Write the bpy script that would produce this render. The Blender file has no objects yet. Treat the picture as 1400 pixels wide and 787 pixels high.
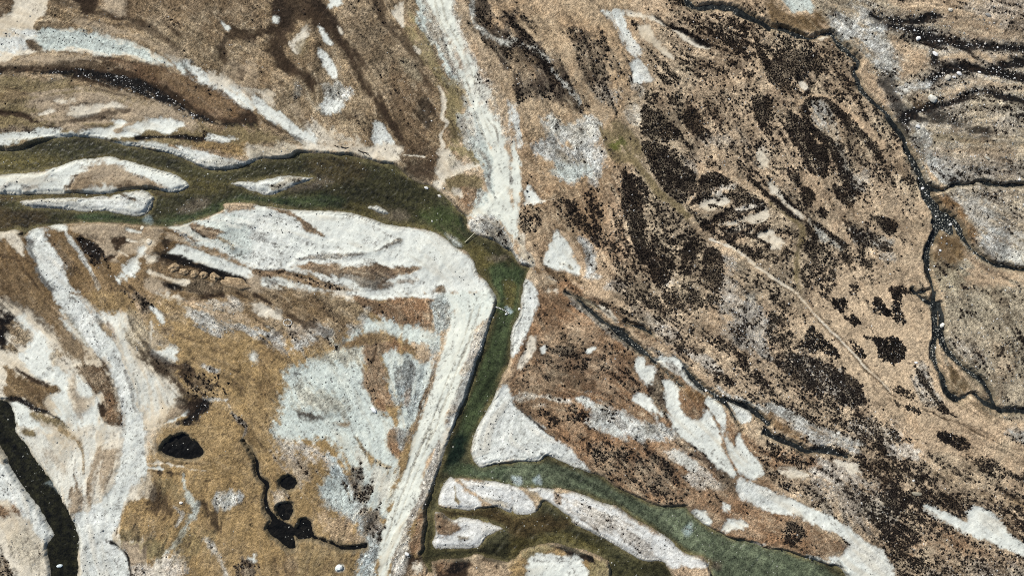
import bpy, math, random
import numpy as np

# ------------------------------------------------------------------ camera, light, exposure
S = bpy.context.scene
COL = S.collection
PX = 0.25                                   # metres of ground per photograph pixel
W0, H0 = 1400.0, 787.0
cam_d = bpy.data.cameras.new('drone_camera')
cam = bpy.data.objects.new('drone_camera', cam_d)
COL.objects.link(cam)
cam.location = (0, 0, 320)
cam_d.sensor_width = 36.0
cam_d.lens = 36.0 * 320.0 / (W0 * PX)
cam_d.clip_end = 9000
S.camera = cam
SUN_EL, SUN_AZ = math.radians(41), math.radians(-42)      # azimuth from north, sun stands north-west
world = bpy.data.worlds.new('World')
S.world = world
world.use_nodes = True
wn = world.node_tree
sky = wn.nodes.new('ShaderNodeTexSky')
sky.sky_type = 'NISHITA'
sky.sun_disc = False
sky.sun_elevation = SUN_EL
sky.sun_rotation = SUN_AZ
wn.links.new(sky.outputs[0], wn.nodes['Background'].inputs['Color'])
wn.nodes['Background'].inputs['Strength'].default_value = 0.07
sun_d = bpy.data.lights.new('sun', 'SUN')
sun_d.energy = 4.75
sun_d.angle = math.radians(0.5)
sun_d.color = (1.0, 0.97, 0.92)
sun = bpy.data.objects.new('sun', sun_d)
COL.objects.link(sun)
sun.rotation_euler = (math.pi / 2 - SUN_EL, 0, math.pi - SUN_AZ)
S.view_settings.view_transform = 'Standard'
S.view_settings.look = 'None'
S.view_settings.exposure = 0.0
S.view_settings.gamma = 1.0
S.cycles.use_denoising = False               # keeps the grain of the ground
S.cycles.filter_width = 1.0
KALB = 0.92                                 # sunlit sRGB of the photograph -> base colour

# ------------------------------------------------------------------ raster of the valley floor
STEP = 1.3
X0, X1, Y0, Y1 = -66.0, 1466.0, -58.0, 845.0
NX = int((X1 - X0) / STEP) + 1
NY = int((Y1 - Y0) / STEP) + 1
gx = X0 + STEP * np.arange(NX)
gy = Y0 + STEP * np.arange(NY)
GX, GY = np.meshgrid(gx.astype(np.float32), gy.astype(np.float32))


def sstep(a, b, v):
    t = np.clip((v - a) / (b - a), 0, 1)
    return t * t * (3 - 2 * t)


def vnoise(wl, seed, wy=None, ang=0.0):
    """smooth value noise 0..1 with wavelength wl (photograph px); wy and ang stretch and turn it"""
    rs = np.random.RandomState(seed)
    wy = wy or wl
    if ang:
        c, s = math.cos(ang), math.sin(ang)
        u = (GX * c + GY * s) / wl + 4000.37
        v = (-GX * s + GY * c) / wy + 4000.71
    else:
        u = (GX + 200) / wl
        v = (GY + 200) / wy
    iu = np.floor(u).astype(np.int32)
    iv = np.floor(v).astype(np.int32)
    fu = (u - iu).astype(np.float32)
    fv = (v - iv).astype(np.float32)
    iu -= iu.min()
    iv -= iv.min()
    tab = rs.rand(iv.max() + 2, iu.max() + 2).astype(np.float32)
    fu = fu * fu * (3 - 2 * fu)
    fv = fv * fv * (3 - 2 * fv)
    a = tab[iv, iu] * (1 - fu) + tab[iv, iu + 1] * fu
    b = tab[iv + 1, iu] * (1 - fu) + tab[iv + 1, iu + 1] * fu
    return a * (1 - fv) + b * fv


def fbm(wl, seed, n=4, gain=0.55, **k):
    out = 0
    amp, tot = 1.0, 0.0
    for i in range(n):
        kk = dict(k)
        if 'wy' in kk:
            kk['wy'] = k['wy'] / 2 ** i
        out = out + amp * vnoise(wl / 2 ** i, seed + 17 * i, **kk)
        tot += amp
        amp *= gain
    return out / tot


def stretch(n):
    return np.clip((n - n.mean()) / (n.std() * 3.6) + 0.5, 0, 1)


WHITE = np.random.RandomState(3).rand(NY, NX).astype(np.float32)
N_FINE = stretch(0.6 * stretch(fbm(3.4, 11, 2)) + 0.4 * WHITE)
N_MID = stretch(fbm(16, 23, 4, 0.65))
N_BIG = stretch(fbm(70, 31, 5, 0.6))
N_HEATH = stretch(fbm(15, 47, 4, 0.72))
N_STREAK = stretch(fbm(60, 91, 4, 0.62, wy=13, ang=0.62))
# the way the land was combed: water and ice have drawn every cover out along these directions (x, y, degrees)
FLOW = '''0,100,10 150,60,20 250,110,35 350,160,35 100,200,-5 100,290,0 300,250,5 450,50,52 500,120,58 560,100,60 620,60,65
670,200,75 450,320,8 600,340,35 400,380,15 300,380,14 60,380,60 100,420,60 160,480,65 180,580,100 60,550,50 30,640,58 150,680,100
100,740,80 280,480,25 280,600,10 260,700,110 380,520,60 430,620,55 500,560,75 600,500,112 560,650,112 520,740,112 690,450,100
660,540,115 750,60,55 800,120,60 760,300,70 850,300,75 880,400,62 870,60,55 950,60,30 1000,150,50 960,300,-20 1020,310,-18 1050,260,45
1120,180,55 1180,200,55 1200,330,45 1100,450,50 1180,520,48 1000,440,45 950,480,40 850,440,40 780,480,30 800,560,25 900,580,50
980,560,60 850,650,38 950,640,40 1050,690,35 1150,740,40 1100,620,20 1250,640,30 1350,720,35 1300,600,30 1390,660,30 1150,50,25
1260,60,15 1350,70,8 1320,130,-10 1350,170,5 1300,230,10 1330,320,40 1380,330,30 1280,430,85 1300,500,50 1370,480,60 1230,130,55
1250,250,75 750,700,30 650,700,10 700,760,0 900,760,35 400,250,5 540,250,25 340,30,40 220,30,20'''
_f = np.array([[float(q) for q in p.split(',')] for p in FLOW.split()], np.float32)
_c = np.zeros((NY, NX), np.float32)
_s = np.zeros((NY, NX), np.float32)
for _x, _y, _a in _f:
    _w = 1.0 / (((GX - _x) ** 2 + (GY - _y) ** 2) / 900.0 + 1.0) ** 1.6
    _c += _w * math.cos(2 * math.radians(_a))
    _s += _w * math.sin(2 * math.radians(_a))
_th = 0.5 * np.arctan2(_s, _c) + (fbm(90, 951, 3) - 0.5) * 1.1
FX, FY = np.cos(_th), np.sin(_th)


def comb(n, steps, h):
    """noise n drawn out along the flow, h raster steps at a time"""
    out = n.copy()
    tot = 1.0
    J, I = np.meshgrid(np.arange(NY, dtype=np.float32), np.arange(NX, dtype=np.float32), indexing='ij')
    for sgn in (1, -1):
        x, y = I.copy(), J.copy()
        dx, dy = FX * sgn, FY * sgn
        for k in range(steps):
            x += dx * h
            y += dy * h
            xi = np.clip(x, 0, NX - 1).astype(np.int32)
            yi = np.clip(y, 0, NY - 1).astype(np.int32)
            ex, ey = FX[yi, xi], FY[yi, xi]
            f = np.where(ex * dx + ey * dy < 0, -1, 1).astype(np.float32)
            dx, dy = ex * f, ey * f
            w = 1 - k / (steps + 1)
            out += n[yi, xi] * w
            tot += w
    return out / tot


C_FINE = stretch(comb(stretch(fbm(2.8, 961, 2)), 7, 1.3))
C_MID = stretch(comb(stretch(fbm(7, 971, 2)), 10, 2.2))
C_BIG = stretch(comb(stretch(fbm(20, 981, 3)), 11, 4.0))
WX = (fbm(26, 53, 5, 0.72) - 0.5) * 2.4
WY = (fbm(26, 67, 5, 0.72) - 0.5) * 2.4
GRIT = 0.6 * (np.random.RandomState(5).rand(NY, NX).astype(np.float32) * 0.6 + stretch(fbm(5, 71, 2)) * 1.4 - 1.0) + 1.35 * (C_MID - 0.5) + 0.6 * (C_FINE - 0.5)


def lin(c):
    c = np.asarray(c, np.float32) / 255.0
    return np.where(c <= 0.04045, c / 12.92, ((c + 0.055) / 1.055) ** 2.4) * KALB


# cover: colour a, colour b, mottling, heather density, pale stones, dark stones, grain, relief (m), level (m)
COVER = {}


def cover(name, a, b, mot='mid', h=0.0, ps=0.0, ds=0.0, g=0.5, r=0.12, z=0.8):
    COVER[name] = (lin(a), lin(b), mot, h, ps, ds, g, r, z)


#      name      colour a         colour b        mottling
cover('tan', (196, 172, 142), (148, 127, 101), 'mid', h=.02, ps=.008, g=.6, r=.12, z=0.90)
cover('tanlight', (203, 181, 150), (168, 147, 120), 'mid', h=.01, g=.5, r=.10, z=0.90)
cover('tanpink', (199, 174, 143), (164, 141, 113), 'mid', h=.01, g=.5, r=.10, z=0.90)
cover('ochre', (180, 155, 123), (138, 115, 88), 'streak', h=.02, g=.6, r=.12, z=0.90)
cover('khaki', (158, 137, 106), (86, 71, 54), 'mid', h=.03, ps=.008, g=.7, r=.14, z=0.90)
cover('khakidk', (114, 95, 72), (62, 50, 39), 'mid', h=.04, ps=.008, g=.7, r=.14, z=0.90)
cover('sandtan', (187, 170, 145), (143, 126, 102), 'big', g=.35, r=.06, z=0.85)
cover('brown', (181, 153, 108), (100, 83, 55), 'mid', h=.02, ps=.008, g=.5, r=.13, z=0.90)
cover('brownolive', (144, 120, 86), (80, 63, 43), 'big', h=.02, g=.5, r=.10, z=0.90)
cover('rust', (166, 131, 98), (84, 66, 49), 'mid', h=.06, ps=.008, g=.65, r=.14, z=0.95)
cover('orange', (136, 108, 74), (86, 66, 47), 'mid', h=.06, ps=.008, g=.65, r=.14, z=0.85)
cover('rustolive', (127, 107, 78), (85, 72, 52), 'streak', h=.06, g=.6, r=.13, z=0.85)
cover('olive', (140, 125, 92), (100, 88, 62), 'mid', h=.03, g=.5, r=.12, z=0.85)
cover('yolive', (160, 148, 110), (122, 108, 74), 'mid', h=.02, g=.5, r=.10, z=0.85)
cover('moss', (104, 106, 54), (80, 80, 42), 'fine', g=.5, r=.15, z=0.85)
cover('dk', (70, 56, 43), (34, 28, 22), 'mid', h=.03, ps=.008, g=.42, r=.12, z=0.40)
cover('dkheath', (92, 79, 66), (46, 40, 35), 'fine', h=.24, ps=.06, g=.7, r=.15, z=0.85)
cover('blk', (28, 25, 24), (14, 13, 13), 'fine', ps=.06, g=.42, r=.12, z=0.30)
cover('blkst', (36, 34, 33), (14, 14, 15), 'fine', ps=.6, g=.42, r=.16, z=0.20)
cover('heathsoil', (182, 161, 133), (112, 97, 80), 'fine', h=.29, ps=.06, g=.7, r=.14, z=0.95)
cover('greysoil', (180, 173, 160), (100, 96, 88), 'fine', h=.22, ps=.4, ds=.18, g=.7, r=.14, z=0.95)
cover('wht', (231, 233, 223), (212, 215, 204), 'big', ps=.02, ds=.025, g=.14, r=.04, z=0.35)
cover('whtspk', (228, 230, 222), (194, 197, 188), 'fine', ps=.12, ds=.16, g=.26, r=.08, z=0.35)
cover('pink', (229, 230, 224), (200, 200, 193), 'fine', ps=.16, ds=.13, g=.28, r=.07, z=0.30)
cover('crm', (230, 223, 205), (202, 189, 164), 'big', ds=.03, g=.16, r=.05, z=0.45)
cover('crmspk', (212, 206, 192), (156, 144, 128), 'fine', h=.08, ps=.16, ds=.14, g=.6, r=.12, z=0.85)
cover('mint', (212, 220, 210), (172, 180, 172), 'fine', ps=.12, ds=.2, g=.35, r=.08, z=0.45)
cover('mintsm', (219, 226, 216), (192, 200, 190), 'big', ps=.04, ds=.08, g=.2, r=.05, z=.5)
cover('gryblue', (192, 200, 196), (112, 120, 118), 'fine', ps=.22, ds=.36, g=.6, r=.12, z=0.85)
cover('gry', (172, 170, 161), (96, 95, 90), 'fine', h=.14, ps=.28, ds=.28, g=.65, r=.13, z=0.85)
cover('gryw', (212, 213, 206), (136, 136, 128), 'fine', h=.04, ps=.28, ds=.24, g=.6, r=.12, z=0.85)
cover('road', (232, 234, 220), (218, 220, 205), 'big', ds=.01, g=.05, r=.03, z=.8)
cover('tanspk', (185, 174, 146), (118, 106, 85), 'fine', h=.06, ps=.24, ds=.26, g=.65, r=.13, z=0.90)
cover('olivegry', (178, 166, 142), (112, 102, 86), 'mid', h=.08, ps=.16, ds=.2, g=.7, r=.14, z=0.95)
cover('w_dark', (76, 73, 46), (24, 25, 15), 'fine', ps=.03)
cover('w_brown', (92, 78, 50), (40, 35, 21), 'fine', ps=.04)
cover('w_olive', (116, 106, 62), (58, 54, 32), 'fine', ps=.03)
cover('w_green', (80, 94, 60), (34, 44, 28), 'fine', ps=.02)
cover('w_bright', (78, 88, 48), (42, 52, 29), 'mid', ps=.02)
cover('w_deep', (30, 42, 30), (12, 20, 15), 'mid')
cover('w_jade', (116, 124, 98), (62, 69, 52), 'fine', ps=.05)
cover('w_jadedk', (92, 102, 78), (50, 58, 43), 'fine', ps=.04)
cover('w_stony', (140, 128, 108), (64, 56, 42), 'fine', ps=.35)
cover('w_foam', (206, 216, 216), (130, 150, 148), 'fine', ps=.2)
cover('w_black', (26, 24, 20), (9, 9, 8), 'fine', ps=.01)
cover('w_slate', (54, 57, 55), (16, 18, 18), 'fine', ps=.5)
cover('peat', (150, 126, 98), (72, 58, 46), 'streak', h=.16, ps=.008, g=.7, r=.13, z=0.85)
cover('shoulder', (214, 210, 198), (126, 118, 106), 'fine', ps=.34, ds=.3, g=.6, r=.12, z=0.95)
cover('w_deepdk', (44, 43, 28), (14, 14, 10), 'fine', ps=.03)


CH = {k: np.zeros((NY, NX), np.float32) for k in 'h ps ds g r z'.split()}
CC = np.zeros((NY, NX, 3), np.float32)
REG = np.zeros((NY, NX), np.int16)          # which piece of the setting a spot belongs to
REGS = [None]                               # (name, label, material)
BIG = 14.0
WSD = np.full((NY, NX), BIG, np.float32)    # signed distance to open water, + on land
WID = np.zeros((NY, NX), np.int16)
WIDS = [None]
WC = np.zeros((NY, NX, 3), np.float32)
WC[:] = lin((70, 68, 48))
WPS = np.zeros((NY, NX), np.float32)


def mottle(mot, sl):
    if mot == 'fine':
        return np.clip(0.5 * N_FINE[sl] + 0.5 * N_MID[sl], 0, 1)
    if mot == 'big':
        return np.clip(0.15 * N_FINE[sl] + 0.3 * C_MID[sl] + 0.25 * C_BIG[sl] + 0.3 * N_BIG[sl], 0, 1)
    if mot == 'streak':
        return np.clip(0.4 * C_BIG[sl] + 0.35 * C_MID[sl] + 0.25 * N_FINE[sl], 0, 1)
    return np.clip(0.25 * N_FINE[sl] + 0.2 * C_FINE[sl] + 0.2 * C_MID[sl] + 0.2 * N_MID[sl] + 0.15 * N_BIG[sl], 0, 1)


TX = [0, 350, 700, 1050, 700]
TY = [0, 200, 400, 587, 0]
SC = 350 / 1377.0


def parse(tile, s):
    out = []
    for p in s.split():
        out.append([float(q) for q in p.split(',')])
    a = np.array(out, np.float64)
    if tile is not None:
        sc = 0.5008 if tile[0] == 4 else SC
        a[:, 0] = TX[tile[0]] + a[:, 0] * sc
        a[:, 1] = TY[tile[1]] + a[:, 1] * sc
        if a.shape[1] > 2:
            a[:, 2] *= sc
    return a


def spline(a, closed, n=4):
    m = len(a)
    if m < 3:
        t = np.linspace(0, 1, 9)[:, None]
        return a[0] * (1 - t) + a[-1] * t
    out = []
    for i in range(m if closed else m - 1):
        if closed:
            p = [a[(i + k) % m] for k in (-1, 0, 1, 2)]
        else:
            p = [a[max(i - 1, 0)], a[i], a[i + 1], a[min(i + 2, m - 1)]]
        for k in range(n):
            t = k / n
            q = 0.5 * (2 * p[1] + (p[2] - p[0]) * t + (2 * p[0] - 5 * p[1] + 4 * p[2] - p[3]) * t * t
                       + (3 * p[1] - p[0] - 3 * p[2] + p[3]) * t ** 3)
            out.append(q)
    if not closed:
        out.append(a[-1])
    return np.array(out)


def box(a, m):
    i0 = int(max(0, (a[:, 0].min() - m - X0) / STEP))
    i1 = int(min(NX, (a[:, 0].max() + m - X0) / STEP + 2))
    j0 = int(max(0, (a[:, 1].min() - m - Y0) / STEP))
    j1 = int(min(NY, (a[:, 1].max() + m - Y0) / STEP + 2))
    return (slice(j0, j1), slice(i0, i1))


def edge_out(a):
    """points that touch the frame go on past it"""
    a = a.copy()
    a[:, 0] = np.where(a[:, 0] <= 1.5, -68, np.where(a[:, 0] >= 1398.5, 1468, a[:, 0]))
    a[:, 1] = np.where(a[:, 1] <= 1.5, -60, np.where(a[:, 1] >= 785.5, 848, a[:, 1]))
    return a


def sd_poly(a, warp, m):
    b = spline(a, True)
    sl = box(b, m)
    x = GX[sl] + WX[sl] * warp
    y = GY[sl] + WY[sl] * warp
    d2 = np.full(x.shape, 1e9, np.float32)
    ins = np.zeros(x.shape, bool)
    n = len(b)
    for i in range(n):
        ax, ay = b[i]
        bx, by = b[(i + 1) % n]
        ex, ey = bx - ax, by - ay
        L = ex * ex + ey * ey + 1e-9
        t = np.clip(((x - ax) * ex + (y - ay) * ey) / L, 0, 1)
        d2 = np.minimum(d2, (x - ax - t * ex) ** 2 + (y - ay - t * ey) ** 2)
        if abs(ey) > 1e-9:
            c = ((ay > y) != (by > y)) & (x < ex * (y - ay) / ey + ax)
            ins ^= c
    d = np.sqrt(d2)
    return np.where(ins, -d, d), sl


def sd_line(a, warp, m):
    b = spline(a, False)
    sl = box(b, m + b[:, 2].max() / 2)
    x = GX[sl] + WX[sl] * warp
    y = GY[sl] + WY[sl] * warp
    sd = np.full(x.shape, 1e4, np.float32)
    for i in range(len(b) - 1):
        ax, ay, aw = b[i]
        bx, by, bw = b[i + 1]
        ex, ey = bx - ax, by - ay
        L = ex * ex + ey * ey + 1e-9
        t = np.clip(((x - ax) * ex + (y - ay) * ey) / L, 0, 1)
        sd = np.minimum(sd, np.sqrt((x - ax - t * ex) ** 2 + (y - ay - t * ey) ** 2) - (aw + (bw - aw) * t) / 2)
    return sd, sl


def put(cov, sd, sl, soft, op, reg=None, keep_h=False):
    ca, cb, mot, h, ps, ds, g, r, z = COVER[cov]
    al = sstep(soft * .8, -soft * .8, sd + GRIT[sl] * soft * 1.25) * op
    m = mottle(mot, sl)[..., None]
    c = ca * (1 - m) + cb * m
    CC[sl] = CC[sl] * (1 - al[..., None]) + c * al[..., None]
    for k, v in (('h', h), ('ps', ps), ('ds', ds), ('g', g), ('r', r), ('z', z)):
        if k == 'z':
            a2 = sstep(soft + 5, -soft - 5, sd) * op
        else:
            a2 = al
        CH[k][sl] = CH[k][sl] * (1 - a2) + v * a2
    if reg is not None:
        R = REG[sl]
        R[sd < 0] = reg


def region(o, mat):
    if o is None:
        return None
    name, label = o.split('|')
    for i, q in enumerate(REGS):
        if q and q[1] == label:
            return i
    REGS.append((name, label, mat))
    return len(REGS) - 1


HALO = {'wht', 'whtspk', 'crm', 'mintsm', 'pink'}


def P(cov, tx, ty, s, soft=1.6, warp=3.0, op=1.0, o=None, mat='gravel'):
    a = edge_out(parse(None if tx is None else (tx, ty), s))
    soft *= 1.7 if cov in HALO else 1.4
    sd, sl = sd_poly(a, warp, soft + 12)
    if cov in HALO and op > .9 and soft < 4:          # peaty rim and a painted halo of local shading round bare gravel
        reg = region(o, mat)
        hold = CC[sl].copy()
        put('dk', sd - 3.5, sl, 4.0, .30)
        if reg is not None:
            same = REG[sl] == reg
            CC[sl][same] = hold[same]
    put(cov, sd, sl, soft, op, region(o, mat))


def L(cov, tx, ty, s, soft=1.3, warp=3.0, op=1.0, o=None, mat='gravel'):
    a = edge_out(parse(None if tx is None else (tx, ty), s))
    sd, sl = sd_line(a, warp, soft + 10)
    put(cov, sd, sl, soft, op, region(o, mat))


def HP(d, tx, ty, s, soft=5.0, warp=4.0):
    """heather density patch: the larger density wins"""
    a = edge_out(parse(None if tx is None else (tx, ty), s))
    sd, sl = sd_poly(a, warp, soft + 8)
    CH['h'][sl] = np.maximum(CH['h'][sl], sstep(soft, -soft, sd) * d)


def HL(d, tx, ty, s, soft=3.0, warp=2.5):
    a = edge_out(parse(None if tx is None else (tx, ty), s))
    sd, sl = sd_line(a, warp, soft + 8)
    CH['h'][sl] = np.maximum(CH['h'][sl], sstep(soft, -soft, sd) * d)


HTHING = []


def HT(label, d, tx, ty, s, soft=2.5, warp=3.0):
    """a heather patch that stands alone on pale ground: a thing of its own"""
    a = edge_out(parse((tx, ty), s))
    sd, sl = sd_poly(a, warp, 10)
    HTHING.append((label, d, sd, sl, soft, a))


def wid(o):
    WIDS.append(tuple(o.split('|')))
    return len(WIDS) - 1


def water(sd, sl, w):
    old = WSD[sl]
    WID[sl] = np.where(sd < np.minimum(old, 6), w, WID[sl])
    WSD[sl] = np.minimum(old, sd)


def WPOLY(w, tx, ty, s, warp=1.5):
    a = edge_out(parse(None if tx is None else (tx, ty), s))
    sd, sl = sd_poly(a, warp, BIG)
    water(sd + GRIT[sl] * 1.1, sl, w)


def WLINE(w, tx, ty, s, warp=3.0, wscale=1.0):
    wscale = {'creek': .88}.get(WIDS[w][0], .70 if 'little dark' in WIDS[w][1] else wscale)
    a = edge_out(parse(None if tx is None else (tx, ty), s))
    a[:, 2] *= wscale
    sd, sl = sd_line(a, warp, BIG)
    water(sd + (N_MID[sl] - .5) * 2.2 * (wscale < 1) + GRIT[sl] * 1.3, sl, w)


def ISLE(tx, ty, s, warp=1.5):
    a = edge_out(parse(None if tx is None else (tx, ty), s))
    sd, sl = sd_poly(a, warp, BIG)
    WSD[sl] = np.maximum(WSD[sl], -(sd + GRIT[sl] * 1.1))


def wput(cov, sd, sl, soft, op):
    ca, cb, mot, h, ps, ds, g, r, z = COVER[cov]
    al = sstep(soft, -soft, sd + GRIT[sl] * soft * 0.6) * op
    m = mottle(mot, sl)[..., None]
    c = ca * (1 - m) + cb * m
    WC[sl] = WC[sl] * (1 - al[..., None]) + c * al[..., None]
    WPS[sl] = WPS[sl] * (1 - al) + ps * al


def WP(cov, tx, ty, s, soft=5.0, warp=4.0, op=1.0):
    a = edge_out(parse(None if tx is None else (tx, ty), s))
    sd, sl = sd_poly(a, warp, soft + 8)
    wput(cov, sd, sl, soft, op)


def WL(cov, tx, ty, s, soft=4.0, warp=3.0, op=1.0):
    a = edge_out(parse(None if tx is None else (tx, ty), s))
    sd, sl = sd_line(a, warp, soft + 8)
    wput(cov, sd, sl, soft, op)


# ================================================================== the ground cover, region by region
# ground first
CC[:] = COVER['tan'][0] * .5 + COVER['tan'][1] * .5
for k, v in zip('h ps ds g r z'.split(), COVER['tan'][3:]):
    CH[k][:] = v
# broad country (photograph pixels)
P('tan', None, None, '700,1 1399,1 1399,786 700,786', 8, 4)
P('khaki', None, None, '0,0 560,0 620,150 640,260 560,240 420,210 300,215 0,200', 8, 4)
P('ochre', None, None, '640,0 840,0 870,110 850,190 830,330 780,370 730,340 715,260 690,130', 8, 4)
P('brownolive', None, None, '0,300 230,305 330,330 600,395 590,430 500,440 380,440 220,420 0,430', 8, 4)
P('brown', None, None, '200,410 350,440 480,420 560,440 560,786 180,786 200,600', 8, 4)
P('crm', None, None, '0,410 60,420 200,440 240,500 250,560 200,640 180,786 0,786', 6, 4)
P('rust', None, None, '735,380 900,480 1000,560 1060,650 1180,786 850,686 760,600 690,530', 8, 4)
P('heathsoil', None, None, '850,180 900,20 1000,15 1150,60 1230,200 1250,330 1180,430 1240,560 1120,600 1000,560 880,440 830,360', 12, 6)
P('tanlight', None, None, '1130,380 1260,390 1280,520 1350,560 1399,570 1399,640 1300,600 1200,560 1100,440', 12, 6, .8)
P('heathsoil', None, None, '900,430 1000,470 1180,560 1300,640 1399,690 1399,786 1230,786 1120,680 1040,590', 12, 6)
P('olivegry', None, None, '1060,0 1399,0 1399,560 1330,530 1280,420 1270,280 1230,180 1170,70', 12, 6)

# ------------------------------------------------------------ north-west corner
P('khakidk', 0, 0, '330,0 1377,0 1377,180 1250,170 1100,130 900,180 700,120 500,80', 8, 5, .5)
P('khakidk', 0, 0, '0,0 95,0 60,70 0,150', 2)
P('crm', 0, 0, '100,0 335,0 260,50 215,110 190,150 230,170 330,160 410,150 430,185 550,185 700,230 830,280 930,330 970,370 1060,400 1140,440 1250,480 1377,540 1377,600 1300,570 1200,500 1080,440 960,380 900,360 800,350 680,310 580,305 480,300 380,285 250,280 200,290 100,310 30,350 0,370 0,150 60,70', o='gravel_bar|long curved wash of pale gravel above the dark wet gully in the north-west')
P('wht', 0, 0, '900,320 1000,350 1130,405 1260,455 1377,525 1377,602 1300,572 1200,510 1080,445 960,385', 3, o='gravel_bar|long curved wash of pale gravel above the dark wet gully in the north-west')
P('mint', 0, 0, '210,170 330,165 420,155 550,195 700,235 830,285 930,335 1000,390 900,360 800,345 680,305 580,300 380,280 250,275', 4)
P('whtspk', 0, 0, '0,210 120,170 200,180 170,230 60,290 0,310', 4)
P('crm', 0, 0, '1130,400 1240,420 1260,480 1377,530 1377,560 1250,500 1140,450', 2.5)
P('sandtan', 0, 0, '0,390 100,320 220,285 300,290 560,310 560,345 300,360 100,365', 3)
P('khakidk', 0, 0, '150,230 190,220 240,270 200,290', 2)
P('dk', 0, 0, '0,380 100,350 300,345 560,310 700,320 900,360 960,390 1050,440 1200,520 1300,580 1377,600 1377,690 1200,680 1100,660 1000,620 850,560 700,510 550,480 420,440 300,400 100,410 0,430', 4)
P('khakidk', 0, 0, '100,340 300,330 560,330 700,350 600,380 420,370 200,375 60,390', 4, op=.6)
P('rust', 0, 0, '620,330 900,370 1050,450 1200,530 1320,600 1200,650 1080,600 940,500 760,420', 5, op=.42)
P('brownolive', 0, 0, '800,370 950,400 1050,450 1250,570 1300,620 1150,600 980,500', 5, op=.4)
L('blkst', 0, 0, '0,395,25 200,395,16 420,390,40 560,420,60 700,450,80 830,510,75 950,580,60 1080,640,40 1200,670,20 1377,680,12', 3)
P('olive', 0, 0, '0,440 300,425 420,450 550,490 700,520 850,570 1000,630 1120,680 1377,700 1377,787 0,787 0,700', 4)
P('sandtan', 0, 0, '180,520 420,480 560,495 760,540 900,590 1030,650 980,700 760,680 500,700 330,690 240,660', 8)
P('crm', 0, 0, '300,540 400,525 410,540 320,555', 1.5)
P('crm', 0, 0, '220,610 290,590 280,610 225,625', 1.5)
P('crm', 0, 0, '370,600 480,575 600,560 680,575 560,590 480,630 400,630', 1.8, o='gravel_bar|small cream sand streak in the olive flat west of the gully')
L('dk', 0, 0, '330,660,20 480,640,30 600,610,40 690,600,24', 3, op=.75)
L('dk', 0, 0, '0,590,40 100,620,25 200,660,15 320,700,15', 2.5)
L('brownolive', 0, 0, '0,480,40 60,520,50 140,520,40', 4, op=.6)
P('wht', 0, 0, '430,722 560,690 660,650 700,670 790,650 900,640 990,670 960,700 900,725 840,710 780,715 700,740 600,745 500,742', o='gravel_bar|white pointed gravel bar just north of the river upper channel')
P('sandtan', 0, 0, '620,700 690,665 740,660 700,690 640,720', 1.5)
L('wht', 0, 0, '0,768,50 120,738,60 250,722,55 350,738,50 480,752,30', 3)
L('wht', 0, 0, '480,775,20 700,778,24 900,787,30', 2)
P('dkheath', 0, 0, '0,710 150,690 200,710 100,720 0,745', 2.5)
L('blkst', 0, 0, '740,748,18 900,742,18 1050,745,26 1200,770,18', 1.5)
P('wht', 0, 0, '1120,745 1200,730 1280,745 1200,765', 2)
L('dk', 0, 0, '330,10,60 480,50,80 600,90,60 720,130,50 800,160,70 880,210,40 950,270,30', 5, op=.7)
L('dk', 0, 0, '700,0,60 680,70,50 620,95,40', 4, op=.6)
P('dk', 0, 0, '440,0 550,0 530,60 420,60', 3)
P('sandtan', 0, 0, '560,10 660,0 680,60 640,90 560,60', 4)
L('sandtan', 0, 0, '420,130,40 600,170,30 800,230,40 950,310,40', 5, op=.7)
L('dk', 0, 0, '1377,190,50 1280,185,60 1225,220,50 1200,290,40 1215,350,30', 3, op=.8)
P('wht', 0, 0, '1195,120 1230,140 1240,175 1215,160', 1.2)
P('sandtan', 0, 0, '1200,380 1377,330 1377,520 1260,470', 6, op=.6)
P('dk', 0, 0, '1280,390 1310,385 1320,420 1290,425', 2, op=.6)

# ------------------------------------------------------------ north, west of the road
P('khakidk', 1, 0, '430,60 640,60 880,300 950,470 940,787 800,787 640,480 520,250', 8, 5, .5)
P('dk', 1, 0, '60,0 330,0 390,40 400,90 440,150 480,220 520,290 560,380 610,470 650,520 700,590 760,680 800,787 770,787 740,740 700,650 640,560 590,500 540,380 480,280 440,240 380,170 330,140 280,110 200,150 170,200 180,340 260,390 330,440 300,490 240,420 150,380 100,320 80,220 110,180 0,215 0,190 120,140 160,110 90,60', 3.5, op=.92)
L('dk', 1, 0, '330,60,110 400,140,90 450,220,85 520,310,80 580,420,75 640,540,72 720,660,60 790,787,46', 5, op=.85)
L('dk', 1, 0, '120,120,60 90,240,70 150,340,90 240,400,80 310,450,50', 5, op=.75)
P('blk', 1, 0, '60,0 150,10 200,40 180,120 120,140 90,60', 4, op=.6)
L('blk', 1, 0, '320,10,60 370,50,50 420,130,30 470,210,20', 4, op=.5)
L('dk', 1, 0, '600,0,60 680,70,50 730,150,55 800,230,50 870,310,50 900,380,45 930,480,30 950,560,20', 4, op=.75)
P('blk', 1, 0, '900,520 945,560 950,680 910,720 870,680 860,600', 4, op=.75)
P('wht', 1, 0, '380,0 470,15 420,45 390,30', 1.5)
P('wht', 1, 0, '95,95 120,105 120,135 95,130', 1.2)
P('wht', 1, 0, '340,150 360,160 390,195 412,245 370,220', 1.2, o='gravel_bar|thin white sliver of gravel beside the dark branching gully')
P('crm', 1, 0, '440,145 475,190 450,185', 1.2)
P('wht', 1, 0, '345,275 390,300 440,370 440,410 405,415 370,350', 1.5, o='gravel_bar|white spindle of gravel north of the round stony patch')
P('crm', 1, 0, '200,230 240,190 255,145 290,185 260,230 240,270 215,290 200,260', 2, o='gravel_bar|white hook-shaped sand patch ringed by olive ground in the north')
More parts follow.
